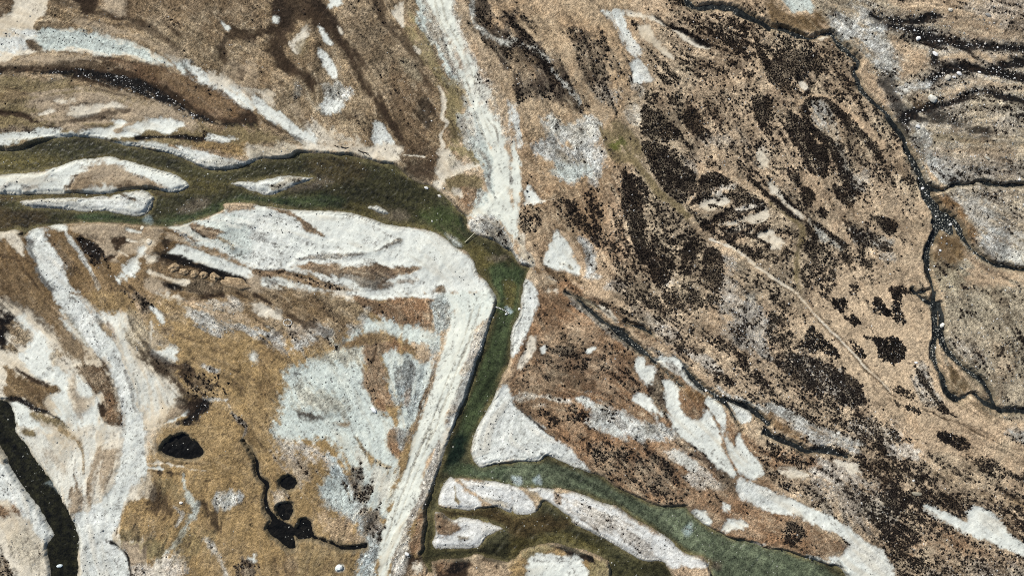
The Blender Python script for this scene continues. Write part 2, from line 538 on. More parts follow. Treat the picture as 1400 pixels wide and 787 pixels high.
P('olive', 1, 0, '235,240 290,215 270,280 240,290', 3, op=.7)
P('gryw', 1, 0, '360,460 450,455 520,490 510,540 440,600 380,620 330,580 380,530', 3.5)
P('wht', 1, 0, '350,560 420,540 470,550 440,600 380,610', 3, op=.8)
P('gry', 1, 0, '205,450 250,450 260,500 225,520', 3, op=.7)
P('crm', 1, 0, '20,500 90,490 110,560 80,590', 3)
P('crm', 1, 0, '270,690 400,670 480,710 560,760 560,787 330,787', 6, op=.8)
P('wht', 1, 0, '0,520 60,570 130,600 210,670 290,720 330,787 250,787 180,710 90,650 0,590', 2, o='gravel_bar|white diagonal gravel tongue running down to the river north bank')
P('sandtan', 1, 0, '180,560 240,590 270,650 230,640', 5, op=.6)
L('dk', 1, 0, '0,620,12 90,680,20 190,730,14 270,787,12', 2, op=.8)
P('whtspk', 1, 0, '650,655 690,690 750,787 635,787 640,720', 2, o='gravel_bar|speckled white gravel triangle on the river north bank')
P('yolive', 1, 0, '820,20 860,120 940,250 1040,440 1090,480 1120,600 1100,787 1040,787 1030,600 960,420 860,250 810,130', 5)
P('crm', 1, 0, '740,80 790,20 805,40 790,140 770,120', 1.6)
P('crm', 1, 0, '850,255 890,280 870,290', 1.5)
P('tanspk', 1, 0, '780,330 840,340 890,430 860,440 800,380', 5, op=.5)
L('crm', 1, 0, '985,480,14 1010,560,22 1000,630,18 1030,660,15 1000,720,15 1010,787,25', 1.5)
P('dk', 1, 0, '470,600 530,600 530,650 490,660', 3, op=.6)
P('dk', 1, 0, '1010,690 1080,690 1100,760 1040,750', 4, op=.6)
P('crm', 1, 0, '1255,450 1310,480 1300,520 1265,490', 1.5)
P('tan', 1, 0, '1030,0 1150,0 1160,170 1240,270 1250,380 1320,500 1377,600 1377,787 1340,787 1250,500 1200,400 1130,250', 5)
P('dkheath', 1, 0, '1150,30 1200,0 1270,40 1330,90 1377,130 1377,400 1300,380 1270,280 1200,220 1150,150', 4)
P('ochre', 1, 0, '1270,110 1330,110 1340,150 1280,150', 4)
L('gryw', 1, 0, '1190,0,24 1160,60,22 1170,130,25 1230,180,25 1290,220,22 1377,250,30', 2.5, op=.85)

# ------------------------------------------------------------ north, east of the road
P('dkheath', 2, 0, '0,80 40,110 110,200 220,300 310,420 370,540 380,600 300,590 180,570 100,540 0,480', 5)
P('ochre', 2, 0, '90,560 180,540 330,610 350,650 260,640 140,640', 5)
P('ochre', 2, 0, '0,290 90,330 130,420 60,420 0,380', 6, op=.5)
L('gryw', 2, 0, '0,220,40 60,250,30 130,280,26 200,330,16', 3, op=.7)
L('gryw', 2, 0, '200,380,12 250,420,18 310,490,26 365,560,18', 2, op=.8)
P('dkheath', 2, 0, '300,150 370,155 450,220 520,300 560,420 570,530 470,550 400,480 360,380 330,260', 7, op=.85)
P('greysoil', 2, 0, '420,480 560,470 580,540 470,560', 6, op=.6)
P('whtspk', 2, 0, '495,58 600,60 615,110 640,190 690,270 700,310 640,300 600,230 560,150 520,100', 2, o='gravel_bar|tall white wedge of gravel at the head of the heather slope')
P('crm', 2, 0, '600,62 700,68 760,95 825,140 790,135 700,105 620,95', 1.8)
P('crm', 2, 0, '690,150 740,140 760,190 800,230 850,290 860,315 800,290 720,240 670,200', 2, o='gravel_bar|cream gravel streak inside the heather beside the tall white wedge')
P('whtspk', 2, 0, '640,330 690,335 740,400 755,440 700,460 655,455 640,400', 1.8, o='gravel_bar|white gravel patch below the tall wedge with a dark lower rim')
L('blk', 2, 0, '640,390,10 652,450,12 710,460,12 755,445,10', 1.2)
P('crm', 2, 0, '860,160 920,175 1000,220 1055,265 1010,260 930,215', 1.8, o='gravel_bar|narrow cream gravel streak under the north-eastern creek')
L('blk', 2, 0, '860,150,12 930,180,16 1050,250,20', 2)  # dark shadows beside the cream streak, painted into the cover
L('blk', 2, 0, '770,95,8 830,140,10', 1.5)
HP(.62, 2, 0, '1060,130 1200,90 1280,150 1320,230 1330,300 1280,320 1200,280 1130,220')
HP(.45, 2, 0, '890,100 1000,110 1030,160 960,150')
HP(.65, 2, 0, '1150,300 1210,340 1200,380 1150,350', 3)
HP(.75, 2, 0, '1240,370 1320,400 1320,480 1280,500', 3)
HP(.85, 2, 0, '1290,540 1377,520 1377,680 1300,640', 3)
HP(.65, 2, 0, '810,350 920,400 900,450 830,450', 3)
HP(.5, 2, 0, '620,120 680,120 660,190 630,180', 3)
HP(.5, 2, 0, '850,200 960,260 1000,340 940,330 860,260', 4)
HP(.35, 2, 0, '730,240 860,330 1050,400 880,430 740,400', 6)
HP(.9, 2, 0, '700,570 750,590 790,640 900,700 880,760 740,760 700,680')
HP(.65, 2, 0, '920,600 990,620 960,670 1060,700 1040,760 920,680')
HP(.42, 2, 0, '740,480 900,500 880,600 760,560')
P('tan', 2, 0, '740,440 980,460 1280,400 1290,450 1000,510 760,480', 6, op=.7)
P('greysoil', 2, 0, '1040,740 1200,730 1240,787 1050,787', 6, op=.6)
L('tanlight', 2, 0, '1270,170,14 1300,260,16 1340,300,20 1320,340,20 1340,420,16 1320,500,14', 2)
P('gryw', 2, 0, '140,640 230,650 260,680 350,650 450,620 490,660 480,740 470,787 150,787 200,740', 5)
P('gryw', 2, 1, '130,0 480,0 490,170 440,205 400,150 330,200 250,180 230,100 150,60', 4)
P('mint', 2, 1, '200,120 260,80 420,90 440,150 400,140 330,190 250,180', 5, op=.7)
P('tanspk', 2, 1, '250,40 380,60 390,100 300,90', 5, op=.6)
P('olive', 2, 0, '500,680 640,680 690,787 490,787', 6)
P('olive', 2, 1, '500,0 690,0 690,70 600,80 520,40', 6)
P('moss', 2, 0, '545,740 590,745 605,787 545,787', 2.5)
P('moss', 2, 1, '535,0 600,0 590,40 560,30', 2.5)
P('crmspk', 2, 0, '600,600 660,560 700,600 690,670 620,680', 3)
L('crmspk', 2, 0, '660,470,40 690,500,30 680,530,20', 3)

# ------------------------------------------------------------ north-east corner
P('brownolive', 3, 0, '0,0 40,50 130,90 250,85 300,150 270,190 190,205 100,170 0,130', 4)
P('rustolive', 3, 0, '150,110 250,95 290,150 260,180 190,190 140,150', 7, op=.5)
P('heathsoil', 3, 0, '0,190 200,230 380,270 440,360 460,460 560,590 700,740 720,787 0,787', 6)
P('greysoil', None, None, '1190,30 1300,20 1396,30 1396,330 1340,330 1290,280 1262,200 1235,110', 22, 8, .45)
P('mint', 3, 0, '40,0 190,0 230,50 190,75 100,40', 3, o='gravel_bar|bluish-grey oval of gravel at the top edge near the creek')
P('gryw', 3, 0, '360,150 440,60 520,40 600,110 560,140 430,200 370,190', 9, 5, .8)
P('tan', 3, 0, '620,0 1377,0 1377,230 1200,250 1050,240 900,140 700,90', 10, op=.8)
P('greysoil', 3, 0, '1080,20 1377,0 1377,140 1250,150 1120,110', 10, op=.6)
P('gryw', 3, 0, '490,210 560,190 620,200 680,280 720,350 710,420 650,400 590,350 540,290 490,240', 5, op=.85)
P('tan', 3, 0, '640,200 700,210 780,260 870,310 850,350 760,400 720,400 720,330 680,270', 6)
P('tan', 3, 0, '480,390 560,420 640,520 640,560 560,530 500,470', 5)
P('tanlight', 3, 0, '940,300 1150,275 1320,300 1330,320 1240,360 1000,360', 4)
P('tanlight', 3, 0, '920,500 1100,430 1300,440 1377,500 1377,560 1250,500 1100,480 960,540', 5, op=.8)
P('olivegry', 3, 0, '1060,560 1200,520 1377,600 1377,700 1200,690 1100,680', 6)
P('greysoil', 3, 0, '1200,600 1377,580 1377,680 1240,690', 8, op=.7)
P('olive', 3, 0, '900,700 1060,720 1200,770 1377,690 1377,787 860,787', 8, op=.6)
P('gryw', 3, 0, '790,660 850,690 870,787 790,787', 5, op=.7)
for q in ('600,150,50 700,150,80 800,180,110 900,215,110 1000,250,80 1150,255,60 1280,262,70 1377,285,110', '800,480,70 900,420,90 970,375,90 1060,370,90 1200,390,90 1300,420,90 1377,470,70',
          '720,640,100 790,600,90 860,585,70 950,570,40 1040,530,40 1110,497,40 1180,495,44 1280,535,60 1377,585,36', '560,80,50 700,110,70 800,110,80 900,90,50', '630,440,80 670,520,90 720,680,100'):
    L('greysoil', 3, 0, q, 6, 5, .7)
    HL(.5, 3, 0, q, 7, 5)
L('blkst', 3, 0, '540,90,34 640,120,30 720,120,40 800,112,46 870,95,50 910,90,20', 4)
L('blkst', 3, 0, '560,155,30 700,150,46 800,180,66 900,215,64 1000,250,52 1150,250,36 1280,262,44 1377,285,70', 3.5)
L('gryw', 3, 0, '390,200,40 480,170,44 600,165,34', 4)
L('blkst', 3, 0, '880,250,40 890,340,44', 4)
L('blkst', 3, 0, '800,480,40 900,420,50 970,375,50 1060,370,52 1200,390,54 1300,420,54 1377,470,44', 3)
L('gryw', 3, 0, '690,490,40 760,480,40 850,460,24', 4)
L('blkst', 3, 0, '1220,380,40 1300,345,50 1377,320,70', 4)
L('blkst', 3, 0, '720,640,70 790,600,60 860,585,44 950,570,24 1040,530,22 1110,497,22 1180,495,26 1280,535,36 1377,585,20', 3)
P('orange', 3, 0, '740,510 830,505 830,560 760,560', 4, op=.6)
L('blkst', 3, 0, '840,620,50 960,660,60 1060,690,50 1170,720,50', 6, op=.85)
L('blkst', 3, 0, '630,440,44 670,520,50 690,600,56 720,680,60', 5, op=.85)
P('crm', 3, 0, '255,215 290,195 320,205 290,222', 1.2)
HP(.8, 3, 0, '0,350 60,330 110,420 130,520 60,500 0,430', 4)
HP(.75, 3, 0, '130,390 200,400 270,480 200,470 150,430', 3)
HP(.6, 3, 0, '0,190 250,240 380,290 380,350 200,360 40,330', 6)
HP(.5, 3, 0, '300,340 440,420 520,540 640,640 600,640 420,520', 6)
HP(.88, 3, 0, '100,610 160,640 230,730 250,787 120,787 80,680', 3)
P('tanlight', 3, 0, '300,380 360,400 400,490 340,470', 4, op=.7)
L('tanpink', 3, 0, '150,565,30 220,530,30 290,525,30 380,570,35 470,650,45 560,740,40 600,787,40', 2.5)
L('tanpink', 3, 0, '100,580,22 180,640,25 240,730,30 280,787,30', 2.5)
L('heathsoil', 3, 0, '210,600,44 220,680,40 300,740,40', 2)
HL(.92, 3, 0, '210,560,30 200,640,36 250,710,40 320,760,40 390,787,50', 3)
HL(.9, 3, 0, '300,560,20 390,620,50 460,690,50 540,787,50', 3)
P('gry', 3, 0, '225,560 290,555 325,600 330,670 360,740 310,730 265,660', 3)
P('tanlight', 3, 0, '270,640 310,645 350,740 310,730', 3, op=.8)
P('crm', 3, 0, '160,440 200,460 210,490 170,490', 2)
L('blk', 3, 0, '150,440,14 210,440,12 230,480,10', 2)

P('gryw', 3, 1, '860,20 930,30 1000,110 1000,170 930,190 870,150', 8, 5, .6)
# ------------------------------------------------------------ west, along the river
P('whtspk', 0, 1, '720,0 900,0 1050,10 1150,40 1200,60 1300,75 1377,70 1377,100 1250,130 1150,130 1080,110 1000,75 900,40 830,15', 1.8, o='gravel_bar|pale gravel strip along the north bank of the western river')
P('brown', 0, 1, '1050,0 1377,0 1377,60 1250,40 1150,20', 4)
P('tanspk', 0, 1, '1100,75 1280,75 1280,120 1150,115', 5, op=.5)
P('brownolive', 0, 1, '0,500 80,520 150,600 230,720 300,787 0,787', 5)
P('dk', 0, 1, '0,690 120,700 200,787 0,787', 9, op=.35)
P('crm', 0, 1, '0,440 60,440 110,490 130,540 60,500 0,470', 2)
P('crm', 0, 1, '40,510 110,530 140,580 90,550', 2)
P('sandtan', 0, 1, '370,425 560,410 760,440 880,450 870,520 780,600 700,590 620,610 560,590 500,510 420,470', 3)
P('khakidk', 0, 1, '480,450 560,470 560,520 500,500', 5, op=.5)
P('wht', 0, 1, '260,420 330,412 370,430 360,462 300,452', 2)
P('dk', 0, 1, '430,480 500,495 570,580 590,640 640,730 720,775 650,770 560,700 490,620 430,540', 3)
HP(.85, 0, 1, '430,480 500,500 560,580 600,660 540,660 470,580', 3)
P('blkst', 0, 1, '440,490 500,500 560,585 575,620 620,720 700,775 650,765 560,690 500,620 440,540', 3, op=.85)
P('brownolive', 0, 1, '240,470 310,465 400,540 470,640 530,740 540,787 420,787 370,700 310,580', 2.5)
P('khakidk', 0, 1, '250,480 300,480 380,600 400,680 330,600', 4, op=.7)
L('whtspk', 0, 1, '360,460,26 430,560,26 480,640,20 530,740,20 550,787,24', 1.8, op=.8)
P('brownolive', 0, 1, '560,600 620,720 700,787 560,787 500,680', 4, op=.7)
P('dk', 0, 1, '610,500 680,490 690,520 640,570 620,540', 2.5)
L('dk', 0, 1, '580,600,18 640,575,14', 2)
P('wht', 0, 1, '690,447 770,450 765,468 700,457', 1.5)
L('crm', 0, 1, '690,500,8 750,512,10', 1)
L('crm', 0, 1, '650,560,10 700,590,10', 1)
P('crm', 0, 1, '760,490 830,490 845,530 785,545', 3)
P('wht', 0, 1, '780,540 760,600 720,690 640,720 650,690 700,620 740,570', 2.5, o='gravel_bar|white diagonal gravel streak beside the small cone of sand')
P('crm', 0, 1, '790,600 850,590 855,620 800,630', 2)
P('blk', 0, 1, '905,470 922,550 900,590 860,580 870,530', 4, op=.85)
P('blk', 0, 1, '850,580 1000,612 1377,728 1377,787 1290,760 1130,690 1000,665 900,630', 3.5, op=.8)
P('dk', 0, 1, '870,600 1000,640 1377,740 1377,787 1130,720 1000,700 900,640', 4)
P('wht', 0, 1, '905,575 950,540 1000,530 1100,570 1250,620 1377,680 1377,712 1250,690 1100,640 980,600', 1.6, o='gravel_bar|white wedge of sand above the dark ditch with hummocks')
L('blk', 0, 1, '880,590,26 960,610,44 1080,648,40 1200,690,40 1300,725,34 1377,760,30', 2)
L('sandtan', 0, 1, '910,480,30 1000,510,40 1100,550,25 1250,610,25 1377,655,20', 2)
L('rust', 0, 1, '920,440,8 1050,520,10 1200,590,12 1300,630,14', 1.5, op=.7)
P('wht', 0, 1, '1040,412 1200,360 1500,345 1500,660 1377,655 1250,600 1100,540 1000,480 920,440 1000,425', 2, o='gravel_bar|great white gravel bar filling the inside of the river bend')
L('gry', 0, 1, '940,450,10 1000,480,30 1100,560,10', 1.5)
L('gry', 0, 1, '1230,400,14 1300,420,24 1377,440,30', 2.5, op=.8)
P('mint', 0, 1, '1040,420 1200,370 1330,420 1400,520 1320,600 1100,530 1000,480', 8, op=.8)
P('peat', 0, 1, '1020,430 1080,420 1230,462 1190,480 1150,505 1080,480', 1.6)
L('blk', 0, 1, '1025,432,10 1090,480,12 1190,535,10', 1.5)
L('tanspk', 0, 1, '1190,500,20 1260,540,20', 2.5)
P('khaki', 0, 1, '800,640 900,650 1000,700 1377,787 1100,787 900,760', 6, op=.5)
L('crm', 0, 1, '820,680,28 880,700,30 960,720,32 1020,735,32', 2)
P('sandtan', 0, 1, '795,712 880,700 945,787 800,787', 3)
P('blk', 0, 1, '900,722 985,765 950,787 915,787', 3)
P('khakidk', 0, 1, '1040,740 1130,730 1200,787 1040,787', 4)

# ------------------------------------------------------------ the great bar and the river bend
P('crm', 1, 1, '0,0 770,0 790,60 710,100 600,65 480,45 240,33 180,60 0,72', 2.5, o='gravel_bar|cream sand shore along the outside of the river bend')
P('tanspk', 1, 1, '0,10 180,5 260,20 160,45 0,55', 4, op=.6)
P('sandtan', 1, 1, '360,0 560,0 540,20 440,15', 5, op=.7)
P('wht', 1, 1, '0,310 120,330 230,345 470,350 640,395 800,430 960,465 1080,545 1165,610 1195,690 1240,720 1290,787 540,787 480,760 300,690 150,665 0,655', 1.8, o='gravel_bar|great white gravel bar filling the inside of the river bend')
P('whtspk', 1, 1, '0,330 120,350 240,420 240,560 100,640 0,640', 7, op=.7)
P('peat', 1, 1, '60,330 150,340 230,380 290,420 340,450 372,488 320,477 270,460 240,410 180,375 100,350', 1.6)
P('gry', 1, 1, '0,470 70,460 80,500 0,510', 5, op=.6)
L('gry', 1, 1, '225,610,14 330,598,36 420,595,40 520,580,22 600,575,10 680,550,15 780,500,16', 2)
P('peat', 1, 1, '200,645 330,625 480,640 640,640 760,650 890,648 830,680 760,700 680,740 700,770 600,760 500,710 370,690 250,670', 2)
P('wht', 1, 1, '480,700 640,720 760,735 700,780 560,780', 5, op=.35)
P('dkheath', 1, 1, '600,650 760,655 740,690 640,760 580,740', 5, op=.6)
L('peat', 1, 1, '680,750,34 800,728,24 870,722,8', 3, op=.7)
P('peat', 1, 1, '955,765 1010,745 1020,787 960,787', 1.8)
P('sandtan', 1, 1, '0,690 150,700 270,730 400,770 480,787 0,787', 3)
P('wht', 1, 1, '40,720 150,712 250,740 360,768 470,787 100,760', 2)
L('peat', 1, 1, '0,680,26 150,690,32 270,722,28 400,757,26 520,782,16', 1.8)
L('blk', 1, 1, '30,668,8 150,688,12 270,712,10', 1.5, op=.8)
P('khakidk', 1, 1, '790,0 980,0 1000,160 940,215 830,170 800,100', 4)
P('dk', 1, 1, '820,110 940,100 970,160 930,205 840,175', 5, op=.8)
L('crm', 1, 1, '800,55,5 900,52,5', .8)
P('crm', 1, 1, '985,0 1040,20 1100,80 1200,90 1190,120 1050,170 1000,245 945,215 990,150', 2.5)
P('tanspk', 1, 1, '1030,70 1080,60 1090,100 1040,110', 4, op=.5)
P('yolive', 1, 1, '1040,0 1180,0 1230,90 1160,80 1080,50', 3)
P('olive', 1, 1, '1000,220 1050,175 1130,150 1210,170 1230,200 1190,320 1140,375 1090,350 1060,290', 3)
P('rust', 1, 1, '1060,280 1100,230 1170,240 1185,310 1140,372 1095,350', 3)
P('crm', 1, 1, '1025,235 1100,245 1070,280 1040,270', 2.5)
L('blk', 1, 1, '1000,255,8 1060,300,10 1100,350,12 1140,375,8', 1.5)

# ------------------------------------------------------------ centre, east of the road
P('rust', 2, 1, '30,200 250,240 480,230 600,100 620,430 560,640 420,700 300,600 150,600 30,480', 10, op=.4)
P('wht', 2, 1, '85,215 110,240 148,300 65,315 70,270', 1.5, o='gravel_bar|tiny white triangle of sand east of the gravel road')
L('crm', 2, 1, '150,297,6 230,285,5', 1)
HP(.45, 2, 1, '30,320 150,310 150,440 90,480 40,440', 5)
HP(.62, 2, 1, '200,290 330,280 380,380 450,450 460,560 380,480 300,440 230,350', 5)
HP(.3, 2, 1, '380,250 620,240 640,640 480,640 420,500', 8)
P('wht', 2, 1, '235,465 270,475 320,560 370,660 340,700 280,670 200,650 170,590 190,540', 1.6, o='gravel_bar|white three-cornered sand flat east of the river narrows')
L('tanspk', 2, 1, '275,630,30 320,660,20', 3, op=.7)
L('tanpink', 2, 1, '270,460,22 330,530,26 370,610,22 390,660,20', 2)
L('gryw', 2, 1, '365,490,20 420,560,50 425,640,44 410,700,54 460,710,30', 4)
P('crm', 2, 1, '20,490 70,480 60,540 110,610 130,640 80,640 30,560', 3)
P('tanspk', 2, 1, '20,490 40,480 60,560 110,620 60,620', 3, op=.5)
HP(.85, 2, 1, '580,130 640,150 700,180 740,260 720,320 690,340 720,430 730,540 760,640 820,700 700,600 660,470 610,400 600,250', 4)
HP(.95, 2, 1, '710,0 860,20 900,60 880,100 950,150 1000,220 960,270 880,300 800,240 760,150 720,80', 4)
HP(.97, 2, 1, '1020,170 1060,140 1170,180 1100,240 1020,290 940,310 1000,370 1080,420 1080,470 1150,490 1250,530 1340,560 1300,620 1200,560 1100,490 1000,430 920,330 1010,250', 3.5)
HP(.8, 2, 1, '1100,260 1250,220 1377,260 1300,330 1180,330', 4)
HP(.85, 2, 1, '1080,380 1250,350 1377,320 1377,480 1280,540 1150,500', 4)
HP(.78, 2, 1, '1040,580 1120,570 1140,700 1100,787 1040,760', 4)
HP(.72, 2, 1, '720,560 860,560 880,640 800,690 720,640', 4)
HP(.8, 2, 1, '930,520 990,560 980,680 930,640', 4)
HP(.46, 2, 1, '780,330 900,440 1040,560 1060,787 700,787 720,480', 7)
HP(.55, 2, 1, '900,40 1010,60 1000,110 930,120', 4)
P('greysoil', 2, 1, '900,60 990,70 990,160 920,150', 4, op=.6)
P('crm', 2, 1, '1000,310 1100,280 1165,300 1100,345 1040,360', 2)
P('crmspk', 2, 1, '1060,240 1180,200 1200,220 1100,270', 3)
P('crm', 2, 1, '1090,415 1200,398 1290,360 1377,335 1377,390 1280,415 1150,430', 2)
P('crmspk', 2, 1, '1180,360 1280,310 1377,300 1377,320 1280,350', 2.5)
P('crm', 2, 1, '1130,445 1250,448 1300,440 1250,475', 2)
P('crm', 2, 1, '1285,485 1377,460 1377,525 1320,505', 1.8)
P('crm', 2, 1, '1310,30 1377,20 1377,110 1330,100', 3)
P('crmspk', 2, 1, '860,240 920,243 910,275 870,262', 2.5)
P('tan', 2, 1, '1200,480 1290,500 1290,550 1220,520', 4)
P('greysoil', 2, 1, '1120,590 1200,600 1230,660 1180,690 1140,640', 5)
P('gryw', 2, 1, '1100,740 1200,720 1200,787 1100,787', 5)
P('crmspk', 2, 1, '480,740 560,730 600,787 480,787', 4)
P('crmspk', 2, 1, '820,710 880,715 860,760 810,750', 5)
L('olive', 2, 1, '580,50,60 660,80,55 720,170,42 800,260,38 880,320,38 950,390,38 1000,450,30', 2.5, o='footpath|olive grassy path curving down through black heather', mat='turf')
L('tan', 2, 1, '960,400,30 1000,450,34 1080,520,34 1200,580,36 1300,650,36 1377,705,25', 2.5)
L('crm', 2, 1, '1060,500,10 1120,525,13 1200,560,18 1290,630,15 1377,697,15', 1.2, o='footpath|bare cream path through heather on the eastern slope', mat='turf')
L('tan', 2, 1, '1005,110,34 1010,200,20 990,260,24 930,310,25', 2)
L('tan', 2, 1, '1010,120,25 1100,140,25 1200,170,30 1290,240,30 1377,320,26', 2.5)
L('orange', 2, 1, '110,660,30 250,690,40 400,740,35 480,720,16', 4, op=.85)
L('crmspk', 2, 1, '180,700,10 280,740,14 380,760,10', 2)
P('gryw', 2, 1, '0,540 50,590 110,640 95,655 40,630 0,575', 2)
P('rust', 2, 1, '160,740 300,725 390,760 360,787 170,787', 3)
P('crm', 2, 1, '180,770 230,770 240,787 180,787', 2)

# ------------------------------------------------------------ east
P('tanlight', 3, 1, '420,280 700,280 860,330 860,700 780,760 560,640 640,560 690,460 560,380 430,380', 10, op=.6)
P('tanpink', 3, 1, '200,100 260,170 350,300 400,400 520,470 460,520 300,440 190,200', 6, op=.7)
HP(.93, 3, 1, '160,0 290,0 320,80 310,160 270,175 210,120 180,50', 3)
HL(.95, 3, 1, '330,0,34 370,80,36 400,160,40 420,220,60 465,270,50', 2.5)
P('gry', 3, 1, '360,0 400,20 430,140 520,140 540,190 480,240 430,200 390,110', 4, op=.7)
HL(.95, 3, 1, '350,220,40 390,290,24 430,330,14', 2)
P('crm', 3, 1, '370,225 400,235 400,260 375,250', 2)
P('crm', 3, 1, '420,260 460,270 455,300 425,295', 2)
HP(.75, 3, 1, '560,0 595,30 590,80 560,70', 3)
HP(.55, 3, 1, '480,60 540,80 600,130 640,150 640,200 600,160 500,120', 4)
HP(.62, 3, 1, '680,170 780,170 790,220 720,225', 4)
P('crm', 3, 1, '0,180 30,200 60,250 120,310 190,370 215,405 170,395 110,340 40,270 0,250', 1.8, o='gravel_bar|cream gravel streak edged with black heather on the eastern slope')
L('blk', 3, 1, '0,268,10 40,290,14 90,340,22 150,390,20 190,407,10', 1.5)
L('blk', 3, 1, '100,282,10 160,340,18 230,392,14', 1.8)
P('gry', 3, 1, '210,410 260,420 330,480 400,540 330,530 260,490', 3)
HL(.93, 3, 1, '205,430,25 250,490,32', 2)
HL(.9, 3, 1, '240,410,14 310,465,15 410,545,18', 1.5)
P('crm', 3, 1, '0,460 50,480 85,520 50,540 0,530', 2)
L('olive', 3, 1, '0,310,10 100,380,14 180,450,30 155,560,30 140,700,30 170,787,25', 2.5)
L('crm', 3, 1, '0,697,16 60,735,16 150,790,18', 1.2)
L('khakidk', 3, 1, '0,712,6 60,750,6 130,790,6', .8)
P('gry', 3, 1, '420,430 520,460 600,480 655,530 600,550 500,520 440,490', 4)
HP(.66, 3, 1, '400,420 460,400 520,460 600,480 660,545 600,560 500,530 430,490', 3)
HP(.8, 3, 1, '540,380 570,375 650,390 675,440 650,480 590,440', 2.5)
L('tan', 3, 1, '540,440,7 650,495,8', 1)
HP(.78, 3, 1, '230,600 320,640 340,700 250,720 180,660 170,640', 3.5)
HP(.5, 3, 1, '170,500 350,550 560,600 560,655 400,620 200,600', 6)
HP(.5, 3, 1, '10,360 100,420 150,480 120,500 40,420', 5)
HP(.5, 3, 1, '150,640 340,700 330,770 200,760', 6)
HP(.72, 3, 1, '490,600 560,630 545,655 480,640', 3)
P('greysoil', 3, 1, '550,590 660,580 668,610 580,620', 4, op=.8)
HP(.5, 3, 1, '440,740 500,715 470,787 430,787', 4)
P('heathsoil', 3, 1, '0,0 140,0 150,200 100,200 60,180 0,100', 6, op=.6)
HP(.75, 3, 1, '95,110 150,130 165,205 110,190', 3)
HP(.78, 3, 1, '150,230 210,220 245,280 205,325 150,280', 3)
HP(.8, 3, 1, '255,350 300,330 312,390 265,382', 2.5)
HP(.85, 3, 1, '650,745 760,760 880,765 860,787 660,787', 3)
P('gryw', 3, 1, '840,30 880,10 940,80 1000,110 1010,170 930,190 870,150', 6, op=.85)
P('greysoil', 3, 1, '930,60 1200,100 1377,120 1377,190 1200,190 1000,190', 10, op=.75)
P('tan', 3, 1, '900,0 1377,0 1377,40 1050,60', 8, op=.5)
P('gryw', 3, 1, '1000,270 1200,330 1210,420 1130,440 1050,370', 8, op=.6)
P('orange', 3, 1, '870,240 950,260 1050,370 1130,490 1090,520 1040,450 950,370 890,290', 4)
P('gryw', 3, 1, '1140,480 1220,460 1350,510 1377,560 1377,640 1300,620 1200,570', 7, 5, .9)
P('crm', 3, 1, '1300,500 1370,510 1377,570 1330,560', 4, op=.6)
P('brownolive', 3, 1, '890,500 1040,440 1040,640 880,650', 6)
P('tanspk', 3, 1, '890,650 1050,640 1120,700 1100,787 890,787', 6)
P('tanpink', 3, 1, '1070,570 1200,640 1377,720 1377,787 1120,787', 7)
P('dk', 3, 1, '1120,650 1180,640 1220,720 1200,787 1150,787', 12, op=.45)

# ------------------------------------------------------------ south-west: washes and dark pools
P('dk', 0, 2, '0,20 100,20 280,50 300,150 320,230 280,240 220,190 150,110 60,70 0,60', 6, op=.8)
P('brownolive', 0, 2, '100,20 300,0 360,130 470,270 560,350 480,380 380,350 320,290 300,200', 6, op=.9)
P('blk', 0, 2, '0,90 60,100 110,160 100,200 60,240 20,290 0,300', 5)  # black blob shadows at the west edge, painted as cover
P('khaki', 0, 2, '80,160 170,190 170,280 110,310 60,280', 5)
P('wht', 0, 2, '100,130 150,120 170,180 240,210 300,290 290,380 320,370 370,370 380,430 380,520 420,640 540,560 550,500 570,520 550,620 560,700 670,740 680,787 440,787 380,720 320,650 270,560 320,530 280,480 200,450 140,400 120,330 170,270 180,230', 3, o='gravel_bar|broad cream wash fanning out between the south-western stream and the pale track')
P('crm', 0, 2, '240,210 300,260 330,310 280,290', 4)
P('brown', 0, 2, '280,330 330,330 330,400 290,390', 4, op=.6)
P('crm', 0, 2, '330,370 370,360 380,410 340,420', 3)
P('khakidk', 0, 2, '410,400 480,380 570,370 600,440 640,540 670,690 640,720 580,700 545,640 560,540 520,540 470,470', 2.5)
P('rust', 0, 2, '560,560 630,560 660,690 620,710 580,690', 5, op=.5)
P('wht', 0, 2, '420,450 450,460 515,552 440,555', 1.8)
P('dk', 0, 2, '540,600 570,590 580,640 555,660', 2.5)
P('sandtan', 0, 2, '390,470 420,480 420,540 480,570 490,620 430,650 400,600', 5, op=.7)
P('brownolive', 0, 2, '30,380 120,440 260,500 320,520 260,570 270,640 200,620 140,570 50,560 30,480', 2.5)
L('dk', 0, 2, '50,370,15 130,430,28 260,500,20', 2.5)
P('wht', 0, 2, '40,600 150,610 200,680 300,730 380,787 110,787 60,700', 2, o='gravel_bar|white gravel lobe on the east bank of the south-western stream')
L('blkst', 0, 2, '35,575,18 120,580,28 190,620,32 280,650,20 350,700,18 430,770,12', 2)
L('olive', 0, 2, '190,655,36 300,690,44 400,760,40', 3)
P('dk', 0, 2, '120,730 170,730 180,770 130,770', 3)
L('crm', 0, 2, '30,340,10 110,390,12', 1.5)
P('crm', 0, 2, '410,0 480,50 490,90 520,60 560,95 700,110 710,200 700,290 740,350 800,400 900,450 950,500 980,570 930,630 850,690 800,740 760,620 700,440 650,310 580,220 500,120', 2.5, o='gravel_bar|cream sand flat along the east side of the pale gravel track')
P('sandtan', 0, 2, '860,490 920,480 940,540 850,620 830,590', 5, op=.7)
P('tanpink', 0, 2, '740,400 800,420 820,500 770,500', 6, op=.35)
P('wht', 0, 2, '520,70 690,115 700,280 740,350 800,420 820,520 790,640 760,600 700,440 640,300 560,170', 6, op=.75)
P('wht', 0, 2, '810,430 890,460 960,520 960,580 860,640 800,700 780,600', 6, op=.6)
P('rust', 0, 2, '540,170 620,180 640,260 590,240', 4, op=.6)
